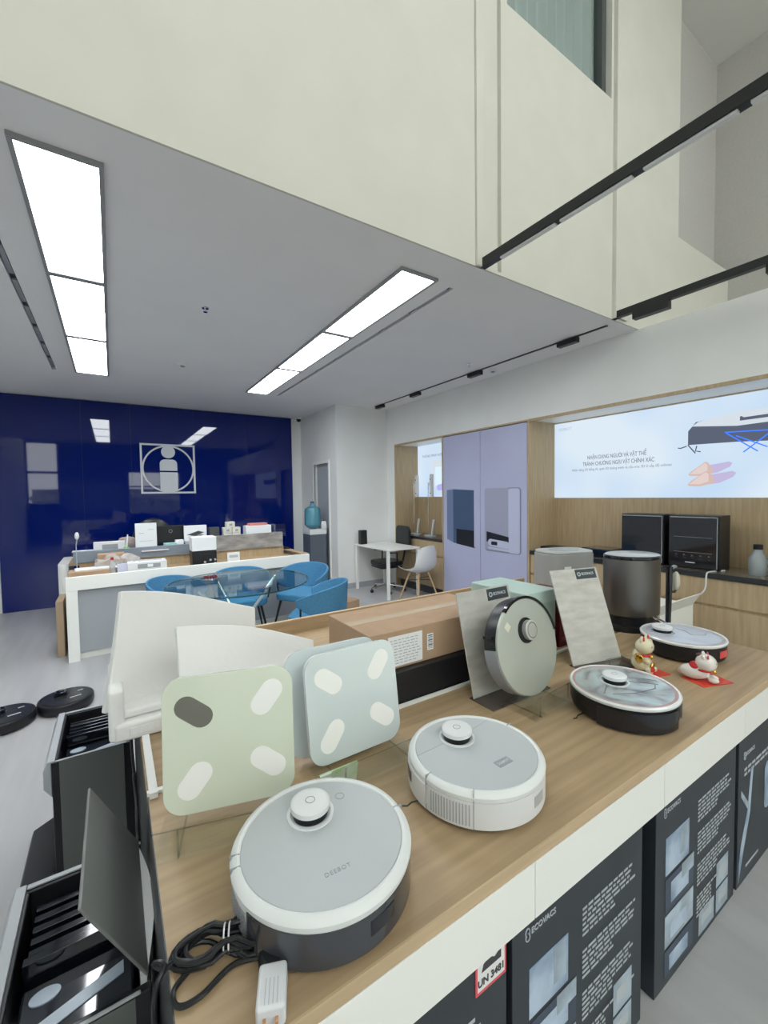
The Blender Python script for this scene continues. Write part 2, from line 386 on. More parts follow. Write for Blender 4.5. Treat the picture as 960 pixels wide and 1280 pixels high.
# tall picture cabinet between niches
PUR = mat('lilac_print', (.47, .49, .68), .45, noise=.08, nscale=1.2)
tc = thing('tall_cabinet', 'tall cabinet with two lilac printed doors between the two niches', 'cabinet', (XR, 3.93, 0))
B(.02, .48, -.735, .725, .0, NZ-.03).build('carcass', OAKV, tc)
SLT = mat('print_slate', (.06, .10, .19), .45); PG1 = mat('print_grey', (.36, .37, .50), .45); PG2 = mat('print_lightgrey', (.52, .55, .72), .45); PK = mat('print_black', (.012, .014, .022), .45)
PSH = mat('print_midgrey', (.22, .24, .33), .45)
for i, (a, b) in enumerate(((-.735, -.003), (.003, .725))):
    d = B(-.006, .02, a, b, .06, NZ-.03).build('door', PUR, tc, .002)
    c = (a+b)/2
    Fx = Mx((-.006, 0, 0), (0, -1, 0), z=(-1, 0, 0))   # local x=-Y
    if i == 1:   # far door: dark station
        MB().prism([(-c-.285, .90), (-c-.285, 1.60), (-c-.155, 1.61), (-c-.155, .86)], 0, .001, Fx).build('printed_side', mat('print_slate_light', (.16, .21, .36), .45), d)
        MB().prism([(-c-.155, .86), (-c-.155, 1.61), (-c+.25, 1.59), (-c+.25, .84), (-c+.28, .82)], 0, .001, Fx).build('printed_body', SLT, d)
        MB().prism([(-c-.09, .85), (-c-.09, 1.06), (-c+.25, 1.05), (-c+.25, .82)], 0, .0016, Fx).build('printed_recess', PK, d)
    else:
        MB().prism(rrect(.57, .80, .04, cx=-c, cy=1.21), 0, .001, Fx).build('printed_shadow', PSH, d)
        MB().prism(rrect(.40, .78, .03, cx=-c-.09, cy=1.22), 0, .0016, Fx).build('printed_body', PG1, d)
        MB().prism(rrect(.17, .78, .03, cx=-c+.18, cy=1.21), 0, .0018, Fx).build('printed_side', PG2, d)
        MB().prism([(-c-.26, 1.06), (-c+.10, 1.01), (-c+.10, .90), (-c-.26, .93)], 0, .0022, Fx).build('printed_recess', PK, d)
        MB().prism(capsule(-c-.06, .915, .26, .045, -.06), 0, .0026, Fx).build('printed_robot', PG2, d)
        MB().prism(rrect(.10, .045, .01, cx=-c-.13, cy=.915), 0, .003, Fx).build('printed_window', PK, d)
        MB().prism(capsule(-c-.02, .845, .40, .014, -.03), 0, .0026, Fx).build('printed_tray', PG2, d)
# base cabinets + worktops
def base_cab(y0, y1, lab, n):
    t_ = thing('base_cabinet', lab, 'cabinet', (XR, (y0+y1)/2, 0)); L = (y1-y0)/2
    B(.03, .46, -L+.002, L-.002, .13, .84).build('carcass', OAKV, t_); B(.07, .46, -L+.02, L-.02, 0, .13).build('plinth', DARK, t_)
    for k in range(n):
        a = -L+2*L*k/n+.003; b = -L+2*L*(k+1)/n-.003
        B(.01, .03, a, b, .625, .832).build('drawer', OAKV, t_, .001); B(.01, .03, a, b, .135, .60).build('door', OAKV, t_, .001)
    return t_
base_cab(4.69, 5.87, 'oak base cabinet under the small niche behind the white desk', 2)
base_cab(1.73, 3.16, 'oak base cabinet below the black ovens next to the lilac doors', 2)
base_cab(-.4, 1.725, 'oak base cabinet at the right edge under the grey bottle', 2)
WT = mat('dark_worktop', (.03, .032, .036), .12)
tag(B(XR-.005, 4.50, 4.69, 5.87, .845, .88).build('worktop', WT, bevel=.002), 'dark worktop in the small niche holding two sample stands', 'worktop')
WT2 = mat('brown_stone_worktop', (.20, .165, .125), .16, noise=.2, nscale=6)
k_ = tag(B(XR+.01, 4.50, -.4, 3.16, .845, .88).build('worktop', WT2), 'long dark-edged brown worktop below the large lit picture', 'worktop')
B(XR-.005, XR+.01, -.4, 3.16, .838, .88).build('front_edge', WT, k_)
# lightboxes
def grad_emit(name, c1, c2, strength):
    m = bpy.data.materials.new(name); m.use_nodes = True; nt = m.node_tree; nt.nodes.clear()
    o = nt.nodes.new('ShaderNodeOutputMaterial'); e = nt.nodes.new('ShaderNodeEmission'); tcn = nt.nodes.new('ShaderNodeTexCoord')
    n = nt.nodes.new('ShaderNodeTexNoise'); n.inputs['Scale'].default_value = 1.1; n.inputs['Detail'].default_value = 1
    cr = nt.nodes.new('ShaderNodeValToRGB'); cr.color_ramp.elements[0].position = .35; cr.color_ramp.elements[1].position = .65
    cr.color_ramp.elements[0].color = c1+(1,); cr.color_ramp.elements[1].color = c2+(1,)
    nt.links.new(tcn.outputs['Object'], n.inputs['Vector']); nt.links.new(n.outputs['Fac'], cr.inputs[0]); nt.links.new(cr.outputs[0], e.inputs[0])
    e.inputs[1].default_value = strength; nt.links.new(e.outputs[0], o.inputs[0]); return m
def emit(name, c, s=1):
    if name in MATS: return MATS[name]
    m = bpy.data.materials.new(name); m.use_nodes = True; nt = m.node_tree; nt.nodes.clear()
    o = nt.nodes.new('ShaderNodeOutputMaterial'); e = nt.nodes.new('ShaderNodeEmission'); e.inputs[0].default_value = tuple(c)+(1,); e.inputs[1].default_value = s
    nt.links.new(e.outputs[0], o.inputs[0]); MATS[name] = m; return m
LB = grad_emit('lit_picture_ground', (.50, .65, .83), (.66, .76, .85), 1.0)
lb = thing('lightbox_picture', 'wide backlit picture of a robot cleaner and beige slippers above the worktop', 'lightbox', (4.5, 1.4, 1.48))
B(-.02, 0, -1.9, 1.755, 0, .875).build('lit_panel', LB, lb)
FxL = Mx((-.0205, 0, 0), (0, -1, 0), z=(-1, 0, 0))     # local u=-y ; v=z ; origin y=1.4 z=1.48
e_ink = emit('lit_ink', (.24, .26, .30)); e_grey = emit('lit_grey', (.45, .50, .58)); e_lg = emit('lit_lightgrey', (.62, .68, .74))
e_dk = emit('lit_dark', (.10, .12, .17)); e_blue = emit('lit_blue', (.05, .18, .95), 1.3); e_pk = emit('lit_beige', (.62, .46, .42)); e_pk2 = emit('lit_beige_light', (.70, .58, .56)); e_vi = emit('lit_violet', (.42, .42, .85))
T = lambda u, v, z=.0: FxL@Matrix.Translation((u, v, z))
CX = Matrix.Diagonal((.66, 1, 1, 1))
vtext('heading', 'NHẬN DẠNG NGƯỜI VÀ VẬT THỂ', .060, T(-1.03, .445)@CX, e_ink, lb, .0008)
vtext('heading', 'TRÁNH CHƯỚNG NGẠI VẬT CHÍNH XÁC', .060, T(-1.02, .375)@CX, e_ink, lb, .0008)
vtext('caption', 'Nhận dạng 3D bằng AI, quét 3D thông minh và cấu trúc 3D ở cấp độ milimet', .038, T(-1.01, .315)@Matrix.Diagonal((.85, 1, 1, 1)), e_ink, lb)
text('caption', 'DEEBOT', .045, T(-1.70, .80), e_grey, lb, 'LEFT')
FxR = FxL@Matrix.Translation((0, -.115, 0))
# robot drawn on the panel (flat print)
MB().prism([(-.36+.0, .725), (-.30, .80), (-.0, .835), (.45, .83), (.9, .80), (.9, .60), (.4, .565), (0, .59), (-.36, .60)], 0, .001, FxR).build('printed_body', e_dk, lb)
MB().prism([(-.33, .765), (-.28, .80), (-.0, .845), (.45, .845), (.9, .82), (.9, .755), (.45, .735), (0, .725)], 0, .0016, FxR).build('printed_top', e_lg, lb)
MB().prism([(.02, .80), (.16, .815), (.30, .805), (.30, .768), (.02, .765)], 0, .0022, FxR).build('printed_turret', e_dk, lb)
MB().prism(capsule(.16, .808, .22, .016, .02), 0, .0026, FxR).build('printed_turret_cap', e_lg, lb)
for (x0, y0, x1, y1) in ((-.07, .67, .14, .50), (.26, .68, .05, .50), (.0, .64, .2, .53), (-.08, .68, .26, .66)):
    L = math.hypot(x1-x0, y1-y0); MB().prism(capsule((x0+x1)/2, (y0+y1)/2, L, .0045, math.atan2(y1-y0, x1-x0)), 0, .003, FxR).build('printed_beam', e_blue, lb)
for pts in ([(-.36, .60), (-.33, .56), (-.30, .52)], [(-.37, .59), (-.42, .575), (-.44, .58)], [(-.29, .585), (-.30, .54), (-.26, .53)], [(.62, .58), (.66, .54), (.70, .55)]):
    MB().tube([FxR@Vector((p[0], p[1], .002)) for p in pts], .005, 6).build('printed_brush', e_dk, lb)
def slipper(u, v, s, dz):
    P = lambda pts, z, nm, m: MB().prism([(u+s*x, v+s*y) for x, y in pts], 0, z+dz, FxL).build(nm, m, lb)
    P([(-.22, -.04), (-.10, -.055), (.12, -.02), (.26, .05), (.29, .10), (.25, .125), (.10, .10), (-.05, .08)], .001, 'printed_sole', emit('lit_sole', (.50, .45, .66)))
    P([(-.24, -.035), (-.22, -.055), (-.10, -.062), (.07, -.02), (.05, .06), (.0, .13), (-.03, .14), (-.12, .07), (-.20, .01)], .0016, 'printed_slipper', e_pk)
    P([(-.22, -.03), (-.10, -.035), (.0, .0), (.0, .09), (-.03, .125), (-.12, .06)], .0021, 'printed_vamp', e_pk2)
slipper(-.205, .235, .62, 0); slipper(-.195, .145, .68, .001)
lb2 = thing('lightbox_picture', 'small backlit picture glowing in the narrow niche', 'lightbox', (4.5, 5.25, 1.5))
B(-.02, 0, -.55, .60, 0, .87).build('lit_panel', LB, lb2)
FxS = Mx((-.0205, 0, 0), (0, -1, 0), z=(-1, 0, 0))
vtext('heading', 'THÔNG MINH HƠN', .06, FxS@Matrix.Translation((-.2, .68, 0)), e_ink, lb2)
MB().prism(rrect(.40, .45, .01, cx=-.0, cy=.38), 0, .001, FxS).build('printed_room', e_lg, lb2)
MB().prism(rrect(.30, .30, .01, cx=.02, cy=.34), 0, .0015, FxS).build('printed_door', emit('lit_paleblue', (.66, .82, .95)), lb2)
MB().prism(capsule(.05, .16, .18, .05, .1), 0, .002, FxS).build('printed_robot', e_vi, lb2)

# ================================================================== CEILING FITTINGS
PL = emit('light_diffuser', (.93, .97, 1), PANEL_LIGHT)
def panel_light(x0, x1, lab):
    t_ = thing('ceiling_light', lab, 'ceiling light', ((x0+x1)/2, 4.07, ZC), group=None)
    w_ = (x1-x0)/2; ys = [-1.82, -.63, .6, 1.86]
    f = MB().box(-w_-.02, -w_, ys[0]-.02, ys[-1]+.02, -.018, 0).box(w_, w_+.02, ys[0]-.02, ys[-1]+.02, -.018, 0).box(-w_, w_, ys[0]-.02, ys[0], -.018, 0).box(-w_, w_, ys[-1], ys[-1]+.02, -.018, 0)
    for y in ys[1:3]: f.box(-w_, w_, y-.028, y+.028, -.018, 0)
    f.build('frame', mat('light_frame', (.30, .31, .32), .4), t_)
    for i in range(3): B(-w_, w_, ys[i]+(.028 if i else 0), ys[i+1]-(.028 if i < 2 else 0), -.012, -.001).build('diffuser', PL, t_)
panel_light(-.285, -.0, 'long three-section ceiling light panel at the left')
panel_light(1.615, 1.88, 'long three-section ceiling light panel right of centre')
def slot(x, y0, y1, lab):
    t_ = thing('slot_light', lab, 'ceiling light', (x, (y0+y1)/2, ZC)); L = (y1-y0)/2
    B(-.019, .019, -L, L, .02, .049).build('channel', BLK, t_)
    n = 8
    for k in range(n):
        a = -L+2*L*(k+.08)/n; B(-.013, .013, a, a+2*L/n*.8, .006, .02).build('strip_insert', METALG, t_)
slot(2.065, 2.29, 5.99, 'thin recessed black slot light beside the right ceiling panel')
slot(-.495, 2.29, 5.99, 'thin recessed black slot light at the far left of the ceiling')
# hanging linear tracks that continue across the double height space
def track(x, y0, y1, lab, segs, wdt=.045):
    t_ = thing('linear_track_light', lab, 'track light', (x, (y0+y1)/2, ZC)); L = (y1-y0)/2; yc = (y0+y1)/2
    B(-wdt/2, wdt/2, -L, L, 0, .055).build('profile', BLK, t_)
    for a, b in segs: B(-.012, .012, a-yc, b-yc, -.010, 0).build('strip_insert', WHT, t_)
    return t_
tk = track(2.065, -2.3, YE-.0, 'long black suspended light bar nearest the camera with white strips', [(1.45, 1.83), (1.05, 1.42), (.66, 1.0), (.2, .62), (-.3, .15), (-1.0, -.4)])
tk2 = track(3.62, -2.3, YE-.0, 'black suspended track bar near the right wall with one box spot', [])
B(-.03, .03, -.12, .14, -.06, -.0).build('spot_head', BLK, tk2, M=Matrix.Translation((0, 1.68-(-2.3+YE)/2, 0)))
B(-.03, .03, -.14, .14, -.06, -.0).build('spot_head', BLK, tk2, M=Matrix.Translation((0, .85-(-2.3+YE)/2, 0)))
t3 = thing('ceiling_track', 'thin black ceiling track along the right wall with box spots', 'track light', (3.69, 4.0, ZC))
B(-.012, .012, -1.92, 1.95, -.008, 0).build('rail', BLK, t3)
for y in (5.80, 4.86, 3.68, 2.46): B(-.03, .03, y-4.0-.10, y-4.0+.10, -.055, -.008).build('spot_head', BLK, t3)
def smoke(x, y, lab):
    t_ = thing('smoke_detector', lab, 'detector', (x, y, ZC))
    MB().lathe([(.055, 0), (.055, -.015), (.045, -.03)], 24).build('housing', WHT, t_); MB().lathe([(.025, -.03), (.02, -.042)], 16).build('sensor', METALG, t_)
smoke(.69, 5.05, 'round white smoke detector between the two ceiling light panels'); smoke(3.80, 3.5, 'round white smoke detector close to the right wall')
def sprink(x, y, lab):
    t_ = thing('sprinkler', lab, 'sprinkler', (x, y, ZC))
    MB().lathe([(.03, 0), (.025, -.006)], 16).build('collar', CHROME, t_); MB().cyl((0, 0, -.004), (0, 0, -.03), .007, n=8).lathe([(.016, -.03), (.016, -.033)], 12).build('head', CHROME, t_)
sprink(.65, 3.5, 'small chrome sprinkler in the middle of the ceiling'); sprink(3.42, 3.5, 'small chrome sprinkler near the ceiling track')

# ================================================================== DISPLAY COUNTERS
ZT = .77
dc = thing('display_counter', 'long display counter with oak top and white apron in the foreground', 'counter', (1.33, .9, 0))
X0, X1 = .05-1.33, 2.62-1.33; Y0, Y1 = .575-.9, 1.235-.9
B(X0+.002, X1, Y0+.004, Y1, ZT-.03, ZT).build('counter_top', OAK, dc)
B(X0, X1, Y0, Y0+.004, ZT-.028, ZT).build('front_edge', OAKE, dc)
jx = [.05, .752, 1.345, 1.98, 2.62]
for i in range(4): B(jx[i]-1.33+(.0012 if i else .02), jx[i+1]-1.33-.0012, Y0, Y0+.018, .61, ZT-.030).build('apron_panel', LAM, dc, .0006)
B(X0, X0+.018, Y0, Y1, 0, ZT-.001).build('side_panel', DARK, dc)
B(X1-.02, X1, Y0+.02, Y1, 0, ZT-.03).build('side_panel', LAM, dc)
B(X0+.02, X1-.02, Y1-.02, Y1, 0, ZT-.03).build('back_panel', DARK, dc)
tag(B(.05, 2.06, 1.237, 1.251, ZT-.05, ZT+.008).build('edge_strip', LAM), 'thin white strip dividing the front and rear oak counters', 'trim strip')
rc = thing('rear_counter', 'rear oak counter with upstand board behind the cartons', 'counter', (1.6, 1.75, 0))
B(-1.55, 1.24, -.495, .53, ZT-.03, ZT-.002).build('counter_top', OAK, rc)
B(-1.55, 1.24, .53, .548, 0, ZT+.068).build('upstand_board', OAK, rc); B(-1.55, 1.24, .528, .550, ZT+.068, ZT+.074).build('board_edge', OAKE, rc)
B(-1.55, -1.53, -.495, .53, 0, ZT-.03).build('side_panel', DARK, rc); B(1.22, 1.24, -.495, .53, 0, ZT-.03).build('side_panel', LAM, rc)

# black retail cartons on the floor under the apron
P_W = mat('print_white', (.50, .54, .58), .5); P_B = mat('print_steelblue', (.20, .29, .42), .4, noise=.75, nscale=9, col2=(.50, .60, .74)); P_B2 = mat('print_paleblue', (.48, .58, .68), .4, noise=.4, nscale=11); P_D = mat('print_darkblue', (.05, .07, .11), .4)
def logo_mark(parent, M, s):
    """stylised wordmark: round mark with open ring then letters"""
    mb = MB()
    pts = [M@Vector((s*.42*math.cos(a)*.8, s*.42*math.sin(a)+s*.25, .0008)) for a in [math.radians(d) for d in range(-60, 250, 20)]]
    mb.tube(pts, s*.06, 6); pts = [M@Vector((s*.42*math.cos(a)*.8+s*.02, s*.42*math.sin(a)-s*.30, .0008)) for a in [math.radians(d) for d in range(-220, 90, 20)]]
    mb.tube(pts, s*.06, 6); mb.build('logo_mark', P_W, parent)
    text('logo', 'ECOVACS', s*.95, M@Matrix.Translation((s*.65, 0, 0)), P_W, parent, bold=s*.012)
def carton(x0, x1, lab, kind, h=.606):
    t_ = thing('retail_carton', lab, 'carton', ((x0+x1)/2, .79, 0)); W = (x1-x0)/2
    B(-W, W, -.2, .2, 0, h).build('box_body', CARTON, t_, .002)
    F = faceY(-W, -.2005, 0); ww = 2*W
    def q(a, b, c, d, nm, m, z=.0008): MB().box(a*ww, b*ww, c, d, 0, z, F).build(nm, m, t_)
    if kind == 'front':
        logo_mark(t_, F@Matrix.Translation((.09*ww, .565, 0)), .021)
        q(.10, .36, .36, .48, 'printed_picture', P_B); q(.26, .345, .385, .475, 'printed_picture', P_B2, .0012)
        q(.10, .42, .24, .348, 'printed_picture', P_D); q(.16, .36, .258, .325, 'printed_picture', P_B, .0012); q(.28, .42, .30, .348, 'printed_picture', P_B2, .0014)
        q(.10, .42, .125, .228, 'printed_picture', P_B2); q(.16, .34, .14, .19, 'printed_picture', P_B, .0012)
        q(.10, .42, .03, .115, 'printed_picture', P_D); q(.15, .36, .04, .09, 'printed_picture', P_B, .0012)
        tx = MB()
        for blk in range(4):
            zt = .50-.112*blk
            for ln in range(6):
                x = .47
                end = .47+(.46 if ln < 4 else .28)*random.uniform(.85, 1) if not (blk == 3 and ln > 0) else .66
                while x < end-.01:
                    w_ = random.uniform(.02, .06); tx.box(x*ww, min(x+w_, end)*ww, zt-ln*.0135, zt-ln*.0135+.0062, 0, .0007, F); x += w_+.012
        tx.build('printed_text', P_W, t_)['kind'] = 'stuff'
        q(.73, .90, .115, .205, 'printed_label', P_B2); q(.50, .70, .02, .10, 'printed_label', P_B2); q(.73, .90, .02, .105, 'printed_label', P_B2)
        q(.53, .67, .05, .085, 'printed_diagram', P_W, .0012); q(.76, .87, .05, .085, 'printed_diagram', P_W, .0012); q(.76, .87, .14, .18, 'printed_diagram', P_W, .0012)
    elif kind == 'battery':
        tx = MB()
        for ln in range(16):
            x = .25
            while x < .80*random.uniform(.9, 1):
                w_ = random.uniform(.03, .08); tx.box(x*ww, (x+w_)*ww, .48-ln*.022, .488-ln*.022, 0, .0007, F); x += w_+.015
        tx.build('printed_text', P_W, t_)['kind'] = 'stuff'
        S_R = mat('sticker_red', (.75, .10, .12), .5); S_W = mat('sticker_white', (.80, .80, .80), .5)
        st = MB().box(.83*ww, .995*ww, .528, .605, 0, .0012, F).build('hazard_sticker', S_R, t_)
        MB().box(.84*ww, .985*ww, .535, .600, 0, .0016, F).build('sticker_face', S_W, st)
        MB().prism([(.86*ww, .572), (.965*ww, .572), (.965*ww, .594), (.93*ww, .584), (.90*ww, .594), (.87*ww, .587)], 0, .002, F).build('sticker_symbol', INK, st)
        text('sticker_text', 'UN 3481', .021, F@Matrix.Translation((.912*ww, .551, .0018)), INK, st, 'CENTER', .0006)
    else:
        logo_mark(t_, F@Matrix.Translation((.10*ww, .515, 0)), .022)
        tx = MB()
        for ln in range(2):
            x = .10
            while x < .6: w_ = random.uniform(.04, .1); tx.box(x*ww, (x+w_)*ww, .452-ln*.02, .462-ln*.02, 0, .0007, F); x += w_+.02
        tx.build('printed_text', P_W, t_)['kind'] = 'stuff'
        MB().prism([(.03*ww, .02), (.10*ww, .12), (.22*ww, .26), (.27*ww, .44), (.23*ww, .44), (.17*ww, .28), (.06*ww, .16), (.03*ww, .10)], 0, .001, F).build('printed_beam', P_B, t_)
        MB().prism([(.05*ww, .36), (.18*ww, .28), (.20*ww, .30), (.05*ww, .385)], 0, .0014, F).build('printed_beam', P_B2, t_)
        MB().prism(rrect(.22*ww, .20, .03, cx=.62*ww, cy=.30), 0, .001, F).build('printed_picture', P_B, t_)
        MB().box(.16*ww, .40*ww, .05, .058, 0, .001, F).build('printed_line', P_W, t_)
    return t_
carton(.13, .676, 'black carton with a UN 3481 hazard sticker at the near end', 'battery')
carton(.694, 1.25, 'black illustrated carton between the sticker carton and the next', 'front')
carton(1.33, 1.945, 'black illustrated carton with its bottom corner standing on open floor', 'front')
carton(1.975, 2.54, 'black carton with blue beam picture at the right edge', 'beam')

# ================================================================== ROBOTS
def marble_glass(name, cols, rough=.08, sc_=5):
    m = bpy.data.materials.new(name); m.use_nodes = True; nt = m.node_tree; b = nt.nodes['Principled BSDF']
    tcn = nt.nodes.new('ShaderNodeTexCoord'); n = nt.nodes.new('ShaderNodeTexNoise'); n.inputs['Scale'].default_value = sc_; n.inputs['Detail'].default_value = 3; n.inputs['Distortion'].default_value = 1.6
    cr = nt.nodes.new('ShaderNodeValToRGB'); el = cr.color_ramp.elements
    el[0].position = .3; el[0].color = cols[0]+(1,); el[1].position = .72; el[1].color = cols[-1]+(1,)
    for i, c in enumerate(cols[1:-1]): q = el.new(.3+.42*(i+1)/(len(cols)-1)); q.color = c+(1,)
    nt.links.new(tcn.outputs['Object'], n.inputs['Vector']); nt.links.new(n.outputs['Fac'], cr.inputs[0]); nt.links.new(cr.outputs[0], b.inputs['Base Color'])
    b.inputs['Roughness'].default_value = rough; b.inputs['Coat Weight'].default_value = .5; return m
GTOP = mat('robot_grey_top', (.48, .51, .53), .5)
WIN = mat('smoked_bin', (.045, .05, .062), .1, coat=.6)
def arcwall(r0, r1, z0, z1, a0, a1, n=24):
    return MB().lathe([(r0, z0), (r1, z0), (r1, z1), (r0, z1)], n, a0=math.radians(a0), a1=math.radians(a1))
def slots(mb, r, a0, a1, na, z0, z1, nz, hw, hz):
    for i in range(na):
        a = math.radians(a0+(a1-a0)*(i+.5)/na)
        for j in range(nz):
            z = z0+(z1-z0)*(j+.5)/nz
            M = Matrix.Rotation(a, 4, 'Z')@Matrix.Translation((r, 0, z)); mb.box(-.001, .001, -hw, hw, -hz, hz, M)
    return mb
def turret(t_, x, y, z, capm=WHT, bandm=BLK, r=.041, ringm=None):
    ring(MB(), r+.002, r+.009, 0, .003, Matrix.Translation((x, y, z))).build('turret_ring', ringm or WHTG, t_)
    MB().lathe([(r-.004, 0), (r-.003, .014), (r-.003, .016)], 40, (x, y, z)).build('turret_band', bandm, t_)
    c = MB().lathe([(r-.002, .014), (r+.001, .016), (r+.001, .026), (r-.002, .029), (r-.008, .030), (.001, .030)], 40, (x, y, z)).build('turret_cap', capm, t_)
    ring(MB(), r*.22, r*.26, .030, .0305, Matrix.Translation((x, y, z)), 24).build('cap_mark', METALG, c)
def robot_white(loc, lab, rz, kind):
    t_ = thing('robot_vacuum', lab, 'robot vacuum', loc, rz)
    R = .177
    MB().lathe([(.150, .010), (.168, .014), (.172, .03), (.1745, .06), (.1745, .076)], 96).build('body', WHT, t_)
    MB().lathe([(.170, .076), (R, .077), (R+.001, .086), (R-.004, .094), (R-.012, .097), (.1605, .0955), (.158, .090)], 96).build('top_rim', mat('robot_rim_white', (.76, .78, .78), .32), t_)
    MB().lathe([(.159, .085), (.159, .0925), (.1575, .094), (.001, .094)], 96).build('top_plate', GTOP, t_)
    turret(t_, -.003, .068, .094, WHT)
    if kind == 1:
        arcwall(.1735, .1765, .012, .073, -158, -22, 48).build('dust_bin_window', WIN, t_)
        arcwall(.1765, .1775, .036, .062, -84, -66, 10).build('bin_latch', BLKG, t_)
        slots(MB(), .1742, -192, -160, 8, .018, .066, 9, .0052, .0013).build('vent_slots', METALG, t_)
        text('logo', 'DEEBOT', .0125, Matrix.Translation((-.005, -.09, .0941)), METALG, t_, 'CENTER', space=1.15)
        MB().box(.062, .09, .149, .151, .094, .0951).build('seam', METALG, t_)
        ring(MB(), .009, .0105, .094, .0945, Matrix.Translation((.072, .085, 0)), 24).build('power_button', METALG, t_)
        for a in (168, -3, 178):
            M = Matrix.Rotation(math.radians(a), 4, 'Z'); B(.160, .1785, -.0008, .0008, .075, .0972).build('seam', METALG, t_, M=M)
    else:
        arcwall(.1745, .1768, .012, .074, -176, 8, 60).build('bumper_grille', WHT, t_)
        slots(MB(), .1768, -172, -138, 14, .018, .068, 12, .0014, .0011).build('vent_holes', METALG, t_)
        MB().lathe([(.1755, .010), (.1795, .014), (.1800, .072), (.1765, .075)], 40, a0=math.radians(-240), a1=math.radians(-177)).build('bumper', WHT, t_)
        arcwall(.180, .1812, .038, .062, -212, -198, 6).build('sensor_window', BLKG, t_)
        arcwall(.1768, .1776, .034, .060, -84, -70, 8).build('charging_recess', mat('recess_shade', (.42, .43, .43), .4), t_)  # flush patch; the shade of the recess is put into its grey
        B(-.004, .044, -.012, .012, .094, .0946).build('badge', METALG, t_, M=Matrix.Translation((0, -.08, 0)))
        text('badge_text', 'DEEBOT', .0105, Matrix.Translation((.020, -.08, .0948)), WHT, t_, 'CENTER')
        MB().cyl((-.15, .063, .0943), (-.05, .066, .0943), .0008, n=6).cyl((.042, .070, .0943), (.145, .085, .0943), .0008, n=6).build('seam', SILV, t_)
        ring(MB(), .008, .0095, .094, .0945, Matrix.Translation((.055, .09, 0)), 24).build('power_button', METALG, t_)
        for a in (-176, 10, -136):
            M = Matrix.Rotation(math.radians(a), 4, 'Z'); B(.160, .1774 if a == -136 else .179, -.0009, .0009, .012 if a == -136 else .074, .0972).build('seam', METALG, t_, M=M)
        MB().tube([(-.17, .02, .012), (-.19, .03, .008), (-.205, .028, .006), (-.215, .036, .005)], .0018, 6).build('side_brush', BLK, t_)
    return t_
robot_white((.335, .765, ZT), 'nearest white and grey robot vacuum, beside the black cable bundle', math.radians(-4), 1)
robot_white((.795, .80, ZT), 'white robot vacuum with dotted vent, second from the near end', math.radians(0), 2)
G3 = marble_glass('streaked_glass_top', [(.10, .12, .13), (.36, .39, .40), (.42, .54, .58), (.66, .69, .68)], .12, 6)
G4 = marble_glass('pale_lilac_top', [(.42, .46, .56), (.55, .58, .66), (.62, .65, .72)], .15, 3)
def robot_black(loc, lab, rz, kind):
    t_ = thing('robot_vacuum', lab, 'robot vacuum', loc, rz); R = .174
    MB().lathe([(.145, .008), (.165, .012), (.171, .03), (.171, .072), (.165, .076)], 96).build('body', BLK, t_)
    MB().lathe([(.160, .076), (.172, .077), (R+.001, .081), (R+.001, .087), (R-.003, .091), (R-.009, .0905), (.162, .087)], 96).build('top_rim', WHTG, t_)
    if kind == 3:
        ring(MB(), .155, .1655, .084, .0897, Matrix()).build('pink_ring', mat('dusty_rose', (.46, .30, .29), .35), t_)
        MB().lathe([(.155, .082), (.155, .0895), (.001, .0895)], 96).build('top_plate', G3, t_)
        arcwall(.171, .1755, .008, .070, -178, -88, 30).build('bumper', BLKG, t_)
        arcwall(.171, .1745, .016, .066, -66, -40, 12).build('dust_bin_window', mat('smoked_grey', (.16, .16, .17), .2, coat=.3), t_)
        MB().tube([(-.16, .05, .012), (-.185, .055, .008), (-.20, .05, .006), (-.21, .055, .005)], .002, 6).build('side_brush', BLK, t_)
        st = MB()
        for pts in ([(-.06, .02), (.03, .05), (.11, -.02), (.13, -.06)], [(.0, .06), (.06, -.02), (.11, -.08)], [(-.1, -.02), (-.03, -.06), (.06, -.08), (.1, -.06)], [(-.12, .0), (-.05, .03), (.0, .03)]):
            v = [Vector((p[0], p[1], .0894)) for p in pts]; fine = [v[i].lerp(v[i+1], k/6) for i in range(len(v)-1) for k in range(6)]
            st.tube(fine, .0014, 6)
        st.build('printed_lines', mat('smoke_line', (.12, .13, .14), .3), t_)
        turret(t_, -.0, .03, .0895, WHTG, BLK, .040)
    else:
        ring(MB(), .150, .164, .084, .0897, Matrix()).build('grey_ring', mat('warm_grey', (.42, .42, .41), .35), t_)
        MB().lathe([(.150, .082), (.150, .0895), (.001, .0895)], 96).build('top_plate', G4, t_)
        arcwall(.171, .1725, .030, .060, -105, -82, 10).build('red_label', mat('label_red', (.70, .09, .09), .4), t_)
        v = [Vector(p) for p in ((.01, .06, .0895), (.06, .05, .0895), (.05, .0, .0895), (.02, -.03, .0895), (.06, -.07, .0895), (.10, -.06, .0895))]
        fine = [v[i].lerp(v[i+1], k/8) for i in range(len(v)-1) for k in range(9)]
        MB().tube(fine, .004, 6).build('printed_curve', SILV, t_)
        turret(t_, -.04, .07, .0895, WHT, BLK, .042, SILV)
    return t_
robot_black((1.51, .785, ZT), 'black-sided robot vacuum with streaked glass top and pink ring', 0, 3)
robot_black((2.285, .91, ZT), 'white-topped black robot vacuum with red front label, farthest on the counter', 0, 4)
